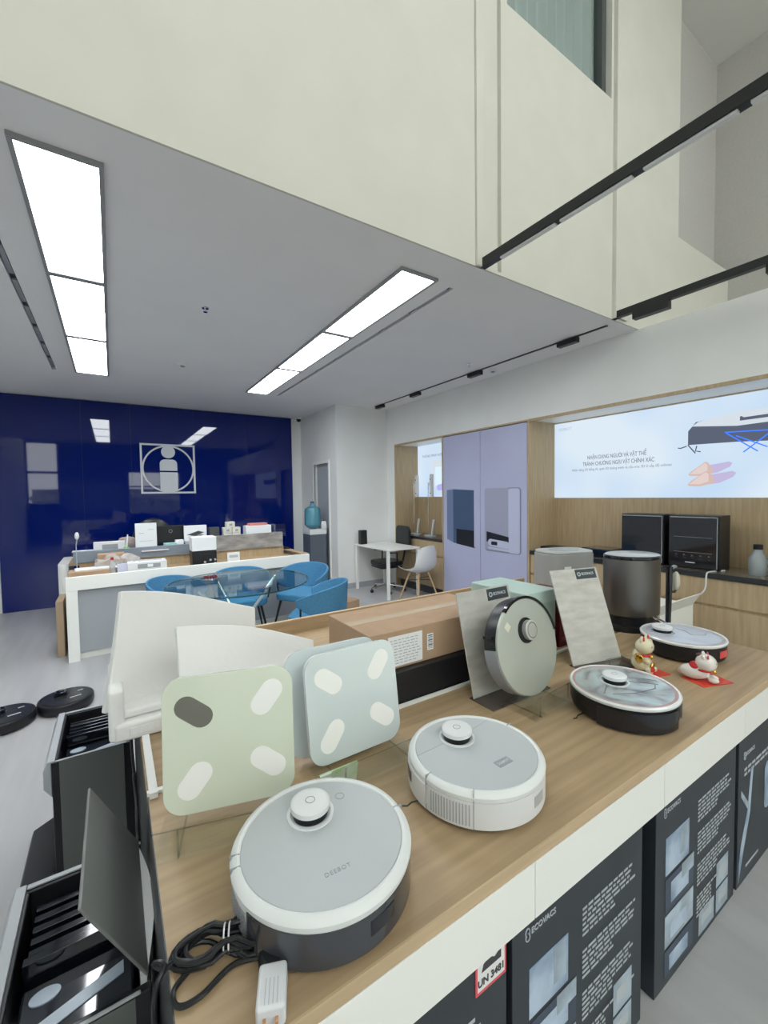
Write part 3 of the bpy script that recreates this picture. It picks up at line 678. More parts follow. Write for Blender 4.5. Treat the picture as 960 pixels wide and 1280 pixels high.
# two black robots on the floor
def robot_floor(loc, lab, rz):
    t_ = thing('robot_vacuum', lab, 'robot vacuum', loc, rz, 'black robots on the floor')
    MB().lathe([(.15, .008), (.168, .014), (.172, .03), (.172, .068), (.166, .078), (.15, .080), (.001, .080)], 72).build('body', BLK, t_)
    MB().lathe([(.150, .078), (.150, .0815), (.001, .0815)], 72).build('top_plate', mat('black_satin', (.022, .024, .028), .25), t_)
    turret(t_, -.02, .05, .0815, BLKG, BLK, .036, BLKG)
    B(-.02, .05, -.015, .0, .0815, .0825).build('sticker', SILV, t_, M=Matrix.Translation((.03, -.05, 0))); B(0, .035, 0, .012, .0815, .0825).build('sticker', SILV, t_, M=Matrix.Translation((.08, .03, 0)))
robot_floor((-.34, 3.89, 0), 'black robot vacuum on the floor just left of the white foam', .3)
robot_floor((-.675, 3.80, 0), 'black robot vacuum on the floor cut off by the left edge', .3)

# standing display robot with its card and stand
MARB = mat('travertine_card', (.60, .59, .55), .6, noise=.4, nscale=5, stretch=(2, 2, 6), col2=(.48, .47, .44))
def tilt_frame(x, y, z, ang, lean):
    """local x along the base, local y up the leaning face, local z outward"""
    u = Vector((math.cos(ang), math.sin(ang), 0)); n = Vector((math.sin(ang), -math.cos(ang), 0))
    up = Vector((0, 0, 1))*math.cos(lean)-n*math.sin(lean); nn = n*math.cos(lean)+Vector((0, 0, 1))*math.sin(lean)
    m = Matrix((u, up, nn)).transposed().to_4x4(); m.translation = (x, y, z); return m
def sample_card(x, y, ang, lean, wd, ht, lab):
    t_ = thing('sample_card', lab, 'display card', (x, y, ZT))
    M = tilt_frame(0, 0, .004, ang, lean)
    MB().box(-wd/2, wd/2, 0, ht, -.006, 0, M).build('board', MARB, t_, .001)
    p = MB().box(wd/2-.135, wd/2-.015, ht-.052, ht-.006, 0, .003, M).build('name_plate', mat('plate_slate', (.05, .065, .075), .4), t_)
    ring(MB(), .006, .010, 0, .001, M@Matrix.Translation((wd/2-.118, ht-.029, .003)), 16).build('plate_mark', P_W, p)
    text('plate_text', 'ECOVACS', .0165, M@Matrix.Translation((wd/2-.103, ht-.029, .0032)), P_W, p, bold=.0004)
    MB().box(-wd/2-.005, wd/2+.02, 0, .003, -.02, .10, Matrix.Translation((0, 0, .0))@Mx((0, 0, 0), (math.cos(ang), math.sin(ang), 0), z=(math.sin(ang), -math.cos(ang), 0))).build('base_tray', mat('smoked_acrylic', (.10, .085, .075), .08), t_)
    return t_
sample_card(1.27, 1.13, 0, math.radians(14), .30, .395, 'stone-patterned card with black name plate behind the upright robot')
sample_card(1.835, 1.065, math.radians(-14), math.radians(21), .28, .43, 'stone-patterned card leaning alone beside the dark oval station')
def acrylic_stand(x, y, ang, wd, lab, dep=.13, h=.07):
    t_ = thing('display_stand', lab, 'display stand', (x, y, ZT), ang)
    B(-wd/2, wd/2, -dep/2, dep/2, .0, .004).build('foot_plate', ACR, t_)
    MB().box(-wd/2, wd/2, -.002, .002, 0, h, Matrix.Translation((0, -dep/2+.012, .004))@Matrix.Rotation(math.radians(14), 4, 'X')).build('front_lip', ACR, t_)
    edge = MB()
    for s in (-1, 1): edge.box(-.0015, .0015, -dep/2, dep/2, .004, .008, Matrix.Translation((s*wd/2*.7, 0, 0))).box(-.002, .002, -.002, .002, .004, h-.012, Matrix.Translation((s*wd/2*.7, -dep/2+.006, 0)))
    edge.box(-wd/2, wd/2, -.0022, -.0008, h-.003, h, Matrix.Translation((0, -dep/2+.012, .004))@Matrix.Rotation(math.radians(14), 4, 'X'))
    edge.build('support_ribs', clear('acrylic_edge', (.84, .87, .86), .1), t_)
    return t_
# robot upright: local frame z = outward normal
ur = thing('robot_vacuum', 'grey-green robot vacuum standing upright on a clear stand', 'robot vacuum', (1.285, 1.0, ZT))
MU = tilt_frame(-.012, .0, .218, math.radians(4), math.radians(12))
MB().lathe([(.15, -.075), (.168, -.068), (.172, -.05), (.172, -.012)], 96, M=MU).build('body', BLK, ur)
MB().lathe([(.168, -.012), (.175, -.011), (.175, -.003), (.170, .0), (.001, .0)], 96, M=MU).build('top_plate', mat('champagne_green', (.44, .47, .42), .36, metal=.15), ur)
MB().lathe([(.171, -.066), (.1775, -.062), (.1775, -.008), (.171, -.006)], 48, a0=math.radians(175), a1=math.radians(250), M=MU).build('bumper', METALG, ur)
MB().lathe([(.169, -.010), (.1785, -.010), (.1785, .0035), (.169, .0035)], 60, a0=math.radians(8), a1=math.radians(128), M=MU).build('black_arc', BLKG, ur)
c0 = MU@Matrix.Translation((-.005, .055, 0))
MB().lathe([(.046, .0), (.046, .004), (.001, .004)], 40, M=c0).build('turret_band', BLK, ur); MB().lathe([(.036, .0), (.036, .020), (.033, .022), (.001, .022)], 40, M=c0@Matrix.Translation((.008, 0, 0))).build('turret_cap', mat('turret_satin', (.50, .52, .49), .3, metal=.3), ur)
ring(MB(), .026, .0285, .022, .0235, c0@Matrix.Translation((.008, 0, 0)), 40).build('cap_ring', CHROME, ur)
MB().box(-.013, .013, -.013, .013, 0, .001, MU@Matrix.Translation((-.105, .085, 0))@Matrix.Rotation(.7, 4, 'Z')).build('sticker', mat('cream_sticker', (.72, .70, .58), .5), ur)
MB().box(-.02, .02, -.005, .005, -.002, .002, MU@Matrix.Translation((-.172, .06, -.04))@Matrix.Rotation(PI/2, 4, 'Y')).build('sensor_window', BLKG, ur)
acrylic_stand(1.30, .985, math.radians(4), .25, 'clear acrylic stand holding the upright robot', .15, .085)
acrylic_stand(1.86, .995, math.radians(-14), .20, 'small clear acrylic stand in front of the leaning stone card', .07, .06)

# ================================================================== BATHROOM SCALES
def scale(x, y, z, ang, lean, lab, mtop, dark_pad, plain=False, SH=.305):
    t_ = thing('bathroom_scale', lab, 'scale', (x, y, ZT)); M = tilt_frame(0, 0, z-ZT, ang, lean)
    S = .305
    MB().prism(rrect(S-.008, SH-.008, .045, cx=0, cy=SH/2), -.026, -.006, M).build('housing', WHT, t_, .002)
    MB().prism(rrect(S, SH, .048, 8, cx=0, cy=SH/2), -.0055, 0, M).build('glass_top', mtop, t_, .0012)
    pm = mat('scale_electrode', (.90, .90, .88), .3)
    if not plain:
        for i, (u, v, a) in enumerate(((-.082, .225, -38), (.088, .235, 52), (-.082, .072, 52), (.088, .085, -38))):
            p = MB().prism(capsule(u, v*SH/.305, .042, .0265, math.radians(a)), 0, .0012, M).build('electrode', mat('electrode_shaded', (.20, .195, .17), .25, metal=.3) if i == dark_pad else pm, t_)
    return t_
GA = mat('pale_green_glass', (.67, .72, .60), .10, coat=.6); GB = mat('pale_blue_glass', (.62, .69, .70), .06, coat=.8)
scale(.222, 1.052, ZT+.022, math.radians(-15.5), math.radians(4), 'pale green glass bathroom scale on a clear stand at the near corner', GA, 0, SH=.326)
scale(.587, 1.062, ZT+.022, math.radians(1), math.radians(8), 'pale blue-grey glass bathroom scale beside the cardboard box', GB, 9)
scale(.552, 1.120, ZT+.022, math.radians(-2), math.radians(9), 'white scale hidden behind the blue-grey scale, only its left edge showing', GB, 9, True)
acrylic_stand(.222, 1.015, math.radians(-15.5), .33, 'clear acrylic stand under the pale green scale', .14, .075)
acrylic_stand(.600, 1.035, math.radians(1), .31, 'clear acrylic stand under the blue-grey scale', .14, .075)
pt = tag(B(-.055, .055, -.004, .004, 0, .058).build('green_reflection', mat('green_reflection_tone', (.42, .58, .28), .5, noise=.7, nscale=25, col2=(.62, .70, .66))), 'green reflection low on the blue-grey scale, modelled as a small sheet', 'card')  # solid sheet coloured as a green reflection on the scale
pt.location = (.475, .985, ZT+.0085)
pt.rotation_euler = (math.radians(14), 0, 0)

# ================================================================== CARTONS ON REAR COUNTER
cb = thing('cardboard_box', 'long brown cardboard box with white shipping label behind the scales', 'box', (1.1, 1.46, ZT-.002+.125))
B(-.34, .34, -.17, .17, 0, .145).build('box_body', CARD, cb, .003)
B(-.34, .34, -.024, .024, .1452, .1458).build('packing_tape', mat('packing_tape', (.55, .43, .31), .25), cb)
Fb = faceY(0, -.1705, 0)
lbx = MB().box(-.26, -.10, .01, .125, 0, .0006, Fb).build('shipping_label', PAPER, cb)
tx = MB()
for ln in range(9):
    x = -.25
    while x < -.125: w_ = random.uniform(.008, .02); tx.box(x, x+w_, .108-ln*.011, .1105-ln*.011, .0006, .0010, Fb); x += w_+.006
tx.build('label_print', mat('grey_ink', (.30, .31, .33), .7), lbx)['kind'] = 'stuff'
l2 = MB().box(-.075, -.045, .04, .105, 0, .0006, Fb).build('barcode_label', PAPER, cb)
tx = MB()
for k in range(9): tx.box(-.071, -.049, .046+k*.0062, .0475+k*.0062+.0012*(k % 3), .0006, .001, Fb)
tx.build('label_print', INK, l2)['kind'] = 'stuff'
bb = thing('black_box', 'flat black box under the brown cardboard box', 'box', (1.12, 1.44, ZT-.002)); B(-.37, .37, -.18, .18, 0, .124).build('box_body', BLK, bb, .003)
mb_ = thing('mint_box', 'pale mint box behind the upright robot', 'box', (1.70, 1.47, ZT-.002)); B(-.08, .145, -.18, .18, 0, .30).build('box_body', mat('mint_card', (.38, .52, .46), .5), mb_, .006)
B(-.082, .147, -.182, .182, .24, .302).build('lid', mat('mint_lid', (.46, .60, .55), .45), mb_, .006)
rb = thing('red_box', 'dark red box between the mint box and the leaning card', 'box', (1.96, 1.42, ZT-.002)); B(-.10, .12, -.14, .14, 0, .25).build('box_body', mat('maroon_card', (.13, .012, .016), .45), rb, .003); B(-.085, .105, -.141, -.14, .03, .05).build('printed_band', mat('maroon_band', (.25, .05, .05), .45), rb)
# packing foam
def foam_sheet(name, lab, poly3, thick, bend):
    """poly3: (bottom-left, bottom-right, top-right, top-left); curved sheet with depth"""
    bl, br, tr, tl = [Vector(p) for p in poly3]; N = 14; K2 = 10
    nrm = (br-bl).cross(tl-bl).normalized(); T_, B_ = [], []
    for i in range(K2+1):
        v = i/K2; r1, r2 = [], []
        for j in range(N+1):
            u = j/N; p = bl.lerp(br, u).lerp(tl.lerp(tr, u), v)
            off = nrm*(bend*math.sin(PI*u)+.012*math.sin(5*u+3*v))+Vector((0, 0, .02*math.sin(PI*u*1.3)*v))
            r1.append(p+off); r2.append(p+off-nrm*thick)
        T_.append(r1); B_.append(r2)
    return MB().sheet(T_, B_)
f1 = thing('packing_foam', 'large curved white foam sheet standing at the left end of the rear counter', 'packing foam', (.2, 1.74, ZT-.002))
O1 = Vector((.2, 1.74, ZT-.002)); loc = lambda pts, o: [Vector(p)-o for p in pts]
foam_sheet('', '', loc([(-.045, 1.62, .85), (.50, 1.80, .80), (.50, 1.83, 1.085), (.015, 1.73, 1.225)], O1), .035, -.03).build('sheet', FOAM, f1, .006)
MB().box(-.22, .10, -.18, .12, .0, .06).box(-.20, .08, -.15, .10, .06, .09).box(-.235, -.19, -.17, .13, .0, .17).build('base_block', FOAM, f1, .012)
MB().box(-.18, .06, -.181, -.165, .015, .045).build('base_rib', FOAM, f1, .004)
f2 = thing('packing_foam', 'smaller white foam sheet leaning behind the pale green scale', 'packing foam', (.4, 1.5, ZT-.002)); O2 = Vector((.4, 1.5, ZT-.002))
foam_sheet('', '', loc([(.15, 1.37, .772), (.60, 1.42, .772), (.655, 1.56, .985), (.165, 1.56, 1.115)], O2), .022, .02).build('sheet', FOAM, f2, .004)
tag(B(.054, .074, 1.22, 1.54, ZT+.0005, ZT+.016).build('foam_strip', FOAM), 'narrow white foam strip along the near left counter edge', 'packing foam')

# oval dark station, grey bin, etc
ov = thing('oval_station', 'tall oval dark steel docking station behind the white-topped robot', 'docking station', (2.475, 1.245, ZT), math.radians(-25))
MB().lathe([(.15, .09), (.152, .095), (.152, .385), (.150, .40), (.13, .402)], 64, sx=1, sy=.82).build('cylinder_body', STEEL, ov)
MB().lathe([(.150, .402), (.154, .405), (.154, .416), (.146, .421)], 64, sx=1, sy=.82, c=(.004, 0, 0)).build('lid_ring', BLKG, ov); MB().lathe([(.146, .421), (.140, .425), (.001, .426)], 64, sx=1, sy=.82, c=(.004, 0, 0)).build('lid', mat('pale_lid', (.48, .51, .54), .3, coat=.4), ov)
MB().lathe([(.150, .0), (.150, .03), (.135, .035), (.135, .08), (.148, .085), (.148, .09)], 48, sx=1, sy=.80).build('base', BLK, ov)
MB().tube([(.04, -.11, .09), (.06, -.125, .07), (.09, -.13, .05)], .005, 6).tube([(.075, -.10, .09), (.09, -.11, .07), (.115, -.12, .055)], .005, 6).build('carry_hook', CHROME, ov)
gb = thing('grey_purifier', 'light grey rounded appliance with small white label behind the leaning card', 'appliance', (2.60, 1.76, ZT-.002), math.radians(-20))
MB().prism(rrect(.36, .26, .09, 8), 0, .37).build('body', mat('grey_body', (.33, .335, .33), .45), gb, .008); MB().prism(rrect(.35, .25, .085, 8), .37, .385).build('lid', mat('grey_lid', (.44, .45, .44), .4), gb, .006)
MB().prism(rrect(.20, .12, .05, 8), .385, .388).build('lid_inset', mat('grey_inset', (.36, .38, .38), .3), gb); MB().box(-.085, -.035, -.1306, -.13, .26, .29).build('label', PAPER, gb)
wb = thing('white_carton', 'plain white carton on the floor beyond the counter end', 'carton', (3.35, 1.62, 0)); B(-.33, .45, -.18, .22, 0, .66).build('box_body', LAM, wb, .003)
MB().box(-.9, 1.25, -.01, .01, 0, .3, Matrix.Translation((0, -.18, .66))@Matrix.Rotation(.5, 4, 'X')@Matrix.Scale(.35, 4)).build('open_flap', LAM, wb)
sv = thing('stick_vacuum', 'black stick vacuum handle with cream grip rising behind the last robot', 'vacuum cleaner', (2.98, 1.27, 0))
MB().tube([(0, 0, 0), (-.0, 0, .55), (.008, 0, .80), (.016, 0, 1.06)], [.014, .014, .017, .020], 12).build('tube', BLKG, sv)
MB().tube([(.02, 0, 1.04), (.06, -.01, 1.06), (.075, -.01, 1.055)], .010, 8).build('top_clip', METALG, sv)
MB().ell((.062, -.02, .965), (.022, .022, .062)).build('grip', mat('cream_grip', (.62, .60, .52), .4), sv)
MB().tube([(.02, -.0, .90), (.05, -.015, .895), (.075, -.02, .915)], .008, 8).build('grip_bracket', BLK, sv)
MB().box(-.12, .12, -.06, .06, 0, .07).build('floor_head', BLK, sv, .01)
cbw = tag(MB().tube(sm([(4.22, 1.38, .884), (4.10, 1.42, .884), (4.02, 1.425, .884), (4.005, 1.43, .86), (4.0, 1.44, .74), (3.97, 1.50, .66), (3.96, 1.52, .55), (3.90, 1.60, .40), (3.88, 1.62, .006)]), .006, 8).build('white_cable', WHT), 'white cable hanging from the worktop over the oak cabinet front', 'cable')
# black ovens on worktop
def oven(y, lab, glow):
    t_ = thing('black_appliance', lab, 'appliance', (4.13, y, .88)); 
    B(0, .22, -.185, .185, .0, .455).build('housing', BLK, t_, .004)
    B(-.012, 0, -.18, .18, .01, .448).build('glass_door', BLKG, t_, .003)
    B(-.016, -.012, -.178, -.172, .02, .44).build('edge_trim', METALG, t_); B(-.016, -.012, -.17, .17, .436, .444).build('top_trim', METALG, t_)
    if glow:
        B(-.0135, -.012, -.14, .14, .14, .142).build('shelf_line', METALG, t_); B(-.0135, -.012, -.14, .14, .27, .272).build('shelf_line', METALG, t_)
        B(-.014, -.012, -.02, .05, .05, .06).build('display_window', SILV, t_)
        for k in range(5): MB().ell((-.004, .12-.06*k, .10), (.012, .022, .03)).build('control_knob', BLKG, t_)
oven(1.985, 'glossy black cabinet appliance on the left of the worktop pair', 0); oven(1.575, 'glossy black cabinet appliance with shelves on the right of the pair', 1)
db = thing('small_black_box', 'low black case on the worktop beside the lilac cabinet', 'case', (4.14, 2.9, .88)); B(0, .22, -.2, .2, 0, .05).build('box_body', BLK, db, .004)
db = thing('black_case', 'black case between the grey appliance and the black glossy pair', 'case', (4.12, 2.42, .88)); B(0, .25, -.16, .16, 0, .09).build('box_body', BLKG, db, .01)
bo = thing('bottle', 'grey flask with dark cap at the right end of the worktop', 'bottle', (4.22, 1.17, .88))
MB().lathe([(.05, 0), (.055, .01), (.055, .13), (.03, .18), (.028, .20)], 24).build('flask', mat('flask_grey', (.33, .37, .38), .4), bo); MB().lathe([(.030, .20), (.030, .235), (.025, .24)], 20).build('cap', BLK, bo)
bo2 = thing('tall_canister', 'pale tall canister cut by the right edge of the picture', 'canister', (4.22, 1.03, .88)); MB().lathe([(.05, 0), (.052, .01), (.052, .33), (.045, .34)], 24).build('body', WHT, bo2); MB().lathe([(.046, .34), (.046, .36)], 20).build('lid', SILV, bo2)
# small niche samples: pipe stands
for (y, lab) in ((5.60, 'silver stand with tall nozzle, left one in the small niche'), (5.22, 'silver stand with tall nozzle, right one in the small niche')):
    t_ = thing('nozzle_stand', lab, 'display stand', (4.24, y, .88))
    MB().lathe([(.10, 0), (.10, .018), (.03, .024)], 24).build('foot', SILV, t_); MB().cyl((0, .05, .02), (0, .05, .85), .008).build('pole', CHROME, t_)
    B(-.025, .025, -.06, -.01, .62, .98).build('nozzle', WHT, t_, .008); MB().tube([(0, .05, .80), (0, .02, .84), (0, -.03, .84)], .009, 8).build('arm', WHT, t_)
    for z in (.68, .90): MB().cyl((-.026, -.035, z), (-.028, -.035, z), .01).build('button', BLK, t_)
    MB().tube([(-.02, -.06, .03), (-.03, -.10, .18), (-.03, -.12, .26)], .018, 10).build('leaning_tool', WHT, t_)

# ================================================================== DOCK STATIONS LEFT
ROB = mat('dock_rim_grey', (.42, .44, .47), .35)
def dock(loc, lab, lid):
    t_ = thing('docking_station', lab, 'docking station', loc); X_, Y_, H_ = .27, .44, .53   # origin at left-near bottom corner
    o = MB(); w_ = .02
    o.box(.0, X_, .0, w_, .012, H_-.002).box(0, X_, Y_-w_, Y_, .012, H_-.002).box(0, w_, w_, Y_-w_, .10, H_-.002).box(X_-w_, X_, w_, Y_-w_, .012, H_-.002).box(w_, X_-w_, w_, Y_-w_, .012, .36)
    o.build('housing', BLK, t_, .004)
    B(.025, X_-.03, -.003, .0, .02, H_-.004).build('side_panel', GREEND, t_, .001)
    r_ = MB().box(-.012, .012, -.002, Y_+.002, H_-.002, H_+.006).box(.012, X_, Y_-.012, Y_+.002, H_-.002, H_+.004).box(.012, X_-.02, -.002, .006, H_-.002, H_+.003)
    r_.build('top_rim', ROB, t_, .003)
    MB().prism([(-.012, H_+.004), (-.026, H_-.03), (-.026, H_-.10), (-.0, H_-.14), (.0, H_)], 0, Y_, Mx((0, Y_, 0), (1, 0, 0), z=(0, -1, 0))).build('front_bezel', ROB, t_, .004)
    B(w_, X_-w_, w_, Y_-w_, .36, .364).build('basin_floor', BLKG, t_)
    for k in range(5): B(.035, X_-.04, .25+.032*k, .268+.032*k, .42, .50).build('basin_rib', BLKG, t_, .002)
    B(.03, X_-.03, .215, .235, .364, .515).build('tank_wall', BLKG, t_, .002)
    B(.03, X_-.03, .03, .205, .364, .47).build('water_tank', mat('dark_glossy_tank', (.02, .024, .035), .06, coat=1), t_, .008)
    pad = mat('pale_pad', (.42, .50, .60), .3)
    MB().prism(circle(.075, .165, .028, 24, .018), .47, .473).build('round_pad', pad, t_); MB().prism([(.04, .07), (X_-.05, .125), (X_-.05, .155), (.04, .10)], .47, .4725).build('pale_band', pad, t_)
    MB().prism([(-.13, .0), (-.12, .03), (-.02, .075), (.0, .075), (.0, .0)], 0.02, Y_-.02, Mx((0, Y_, 0), (1, 0, 0), z=(0, -1, 0))).build('ramp', BLK, t_, .006)
    B(X_-.05, X_-.006, .30, .40, H_-.0, H_+.012).build('handle_hinge', BLK, t_, .004)
    if lid:
        a = math.radians(62); M = Matrix.Translation((X_-.01, 0, H_+.012))@Matrix.Rotation(a, 4, 'Y')   # hinged on the counter side
        # plate extends toward -x rotated up
        pl_ = MB().box(-.235, .0, .015, Y_-.015, 0, .007, M).build('lid', mat('lid_grey', (.19, .20, .195), .4), t_, .003)
        MB().box(-.14, -.12, .33, .355, -.0006, 0, M).build('lid_label', mat('label_beige', (.62, .60, .52), .5), pl_)
        n = 16; rim = []
        pts = [Vector((X_-.008+.026*math.sin(PI*k/n), .02+(Y_-.04)*k/n, H_+.012)) for k in range(n+1)]
        top_ = [[p+Vector((0, 0, 0)) for p in pts], [Vector((X_-.012, p.y, H_+.016)) for p in pts]]
        MB().sheet([[p for p in pts], [Vector((X_-.02, p.y, H_+.014)) for p in pts]], [[p-Vector((0, 0, .05)) for p in pts], [Vector((X_-.02, p.y, H_-.01)) for p in pts]]).build('hinge_cover', WHT, t_)
    return t_
dock((-.235, 2.04, 0), 'tall black docking station with open top between foam and lidded station', False)
dock((-.235, .975, 0), 'black docking station with raised grey lid at the bottom left', True)
tag(MB().tube(sm([(.03, 1.9, .74), (.028, 1.75, .66), (.032, 1.65, .58), (.028, 1.55, .66), (.03, 1.46, .60), (.03, 1.40, .40), (.028, 1.5, .02)]), .005, 8).build('cable', BLK), 'black power cable hanging down the left side of the counter', 'cable')

# ================================================================== CABLE BUNDLE
cbz = thing('cable_bundle', 'tied bundle of black power cable on the near oak corner', 'cable', (.14, .735, ZT))
ax = Vector((.95, -.31, 0)); ay = Vector((.31, .95, 0))
coil = []; N = 26; loops = 6
for L in range(loops):
    a_ = .078+.010*((L*3) % 4-1.5)*.8; b_ = .026+.006*((L*5) % 3)
    for k in range(N):
        t = 2*PI*k/N; pinch = 1-.72*math.exp(-((math.cos(t)*a_+.0)/.022)**2)
        p = ax*(a_*math.cos(t)+.008*(L % 3-1))+ay*(b_*math.sin(t)*pinch+.004*math.sin(L*2.1))
        p.z = .006+.0062*L*(.35+.65*(1-abs(math.cos(t))))+.003*math.sin(3*t+L)
        coil.append(p)
MB().tube(coil, .0042, 8).build('coil', BLK, cbz)
tail = [ax*-.078+Vector((0, 0, .008)), ax*-.10+Vector((0, -.01, .008)), ax*-.115+Vector((0, .0, .010)), Vector((-.095, .02, .012)), Vector((-.112, .0, -.02)), Vector((-.110, -.02, -.2))]
MB().tube(sm(tail), .0045, 8).build('tail', BLK, cbz)
MB().tube(sm([(-.05, -.0, .008), (-.085, -.02, .006), (-.082, -.048, .006), (-.05, -.052, .006), (-.0, -.035, .006), (.045, -.050, .008), (.06, -.062, .014)]), .0042, 8).build('loose_loop', BLK, cbz)
for dx in (-.004, .004): MB().tube([ax*dx+ay*.019*math.cos(t)+Vector((0, 0, .022+.021*math.sin(t))) for t in [k*PI/8 for k in range(16)]], .0014, 6, closed=True).build('wire_tie', WHT, cbz)
pa = thing('power_plug', 'black plug with white adaptor and copper prongs by the counter edge', 'plug', (.20, .665, ZT), math.radians(-22))
MB().lathe([(.022, 0), (.026, .006), (.026, .022), (.020, .030)], 24).build('plug_body', BLK, pa)
MB().box(-.022, .022, -.085, -.02, .0, .034).build('adaptor', mat('adaptor_white', (.68, .70, .73), .35), pa, .006, seg=3)
for k in range(4): B(-.0006, .0006, -.080, -.045, .034, .0345).build('adaptor_groove', SILV, pa, M=Matrix.Translation((-.009+.006*k, 0, 0)))
for s in (-1, 1): B(-.002, .002, -.098, -.085, .010, .020).build('prong', mat('copper', (.75, .40, .22), .25, metal=1), pa, M=Matrix.Translation((s*.009, 0, 0)))
rr = tag(MB().tube([Vector((.185+.012*math.cos(t), .715+.010*math.sin(t), ZT+.022+.004*math.sin(2*t))) for t in [k*PI/8 for k in range(16)]], .004, 8, closed=True).tube([(.20, .705, ZT+.03), (.215, .70, ZT+.034), (.235, .69, ZT+.03), (.245, .685, ZT+.024)], .006, 8).build('red_wire', REDP), 'red wire loops tangled in the black cable bundle', 'cable')

# ================================================================== LUCKY CATS
CREAM = mat('cream_ceramic', (.72, .66, .47), .2, coat=.4); WCER = mat('white_ceramic', (.76, .73, .69), .18, coat=.5)
def cat(loc, lab, rz, m, pose, s=1):
    t_ = thing('cat_figurine', lab, 'figurine', loc, rz)      # faces local -y
    b = MB()
    if pose == 'sit':
        b.ell((0, .004, .034), (.030, .034, .034)).ell((0, .012, .055), (.024, .022, .030)).ell((0, -.006, .094), (.034, .030, .029))
        b.ell((-.020, -.004, .122), (.010, .006, .014)).ell((.020, -.004, .122), (.010, .006, .014))
        b.ell((.033, -.012, .105), (.008, .009, .010)).cyl((.028, -.004, .060), (.033, -.012, .102), .009, .007, 12)
        b.ell((-.016, -.028, .012), (.010, .014, .012)).ell((.018, -.028, .012), (.010, .014, .012)).ell((-.02, -.022, .045), (.009, .012, .009)).ell((.02, .030, .014), (.012, .016, .010))
        hz, hy = .094, -.006
    else:
        b.ell((0, .012, .026), (.026, .044, .026)).ell((0, -.020, .062), (.035, .031, .029)).ell((0, -.005, .04), (.022, .026, .024))
        b.ell((-.019, -.012, .084), (.010, .006, .012)).ell((.019, -.012, .084), (.010, .006, .012)).ell((-.013, -.040, .010), (.010, .016, .010)).ell((.013, -.040, .010), (.010, .016, .010)).ell((.012, .048, .018), (.010, .012, .014))
        hz, hy = .062, -.020
    b.build('body', m, t_, remesh=.0022)
    for sx in (-1, 1):
        MB().ell((sx*.020, hy-.004, hz+(.030 if pose == 'sit' else .024)), (.006, .003, .009)).build('inner_ear', mat('ear_red', (.65, .05, .07), .4), t_)
        MB().tube([Vector((sx*.012+.005*math.cos(a), hy-.0285+(.002 if pose != 'sit' else 0), hz+.004+.003*math.sin(a))) for a in [k*PI/6 for k in range(7)]], .0008, 6).build('eye', INK, t_)
    MB().ell((0, hy-.030, hz-.003), (.003, .002, .002)).build('nose', mat('nose_pink', (.6, .2, .2), .4), t_)
    MB().tube([Vector((.004*math.cos(a), hy-.0295, hz-.008+.002*math.sin(a))) for a in [PI+k*PI/6 for k in range(7)]], .0006, 6).build('mouth', INK, t_)
    cz = hz-.030 if pose == 'sit' else hz-.022
    MB().tube([Vector((.025*math.cos(a), hy+.006+.022*math.sin(a), cz)) for a in [k*PI/10 for k in range(20)]], .0038, 8, closed=True).build('collar', REDP, t_)
    MB().ell((0, hy-.022, cz-.004), (.007, .007, .007)).build('bell', GOLD, t_)
    if pose == 'sit':
        MB().lathe([(.012, -.002), (.013, 0), (.012, .002)], 24, M=Matrix.Translation((0, -.034, .026))@Matrix.Rotation(PI/2, 4, 'X')@Matrix.Scale(1.2, 4, (0, 1, 0))).build('coin', GOLD, t_)
        MB().ell((-.010, -.036, .016), (.014, .006, .012)).build('red_pouch', REDP, t_)
        MB().ell((-.032, .0, .055), (.004, .014, .016)).build('gold_fan', GOLD, t_)
    else:
        MB().ell((.010, -.004, .083), (.014, .012, .006)).build('brown_patch', mat('patch_brown', (.09, .035, .025), .3), t_)
        MB().ell((.028, -.030, cz), (.006, .006, .006)).build('bell', GOLD, t_)
        MB().ell((-.0, .012, .048), (.024, .016, .012)).build('red_bandana', REDP, t_)
    t_.scale = (s, s, s)
    return t_
def mat_cloth(x, y, a, w_, d_, lab):
    o = B(-w_/2, w_/2, -d_/2, d_/2, 0, .002).build('red_mat', mat('red_paper', (.62, .02, .03), .3, noise=.5, nscale=60, col2=(.75, .10, .04)))
    o.location = (x, y, ZT); o.rotation_euler = (0, 0, a); tag(o, lab, 'mat')
mat_cloth(1.925, .885, math.radians(-12), .10, .11, 'small red mat under the cream lucky cat')
mat_cloth(2.025, .715, math.radians(-20), .15, .10, 'red mat under the white lucky cat with brown patch')
cat((1.90, .905, ZT+.002), 'cream lucky cat figurine sitting with raised paw', math.radians(6), CREAM, 'sit', 1.18)
cat((2.0, .735, ZT+.002), 'white lucky cat figurine crouching, brown patch on its head', math.radians(22), WCER, 'lie', 1.2)

# ================================================================== RECEPTION DESK
rd = thing('reception_desk', 'long white and oak reception desk in front of the blue glass wall', 'desk', (.83, 5.3, 0), math.radians(2.0))
ZD = .81; XA, XB = -1.24, 1.24
B(XA, XB, -.35, -.31, ZD-.13, ZD).build('front_beam', LAM, rd, .003); B(XA, XA+.09, -.35, -.27, 0, ZD-.13).build('leg', LAM, rd, .002); B(XB-.09, XB, -.35, -.27, 0, ZD-.13).build('leg', LAM, rd, .002)
B(XA+.09, XB-.09, -.30, -.28, .07, ZD-.13).build('front_panel', LAMG, rd); B(XA+.09, XB-.09, -.27, -.25, 0, .07).build('kick_board', LAM, rd)
B(XA, XB, -.31, .28, ZD-.08, ZD-.05).build('desk_top', OAK, rd)
B(XA, XA+.02, -.31, .28, 0, ZD-.06).build('side_panel', LAM, rd); B(XB-.02, XB, -.31, .60, 0, ZD).build('side_panel', LAM, rd, .003)
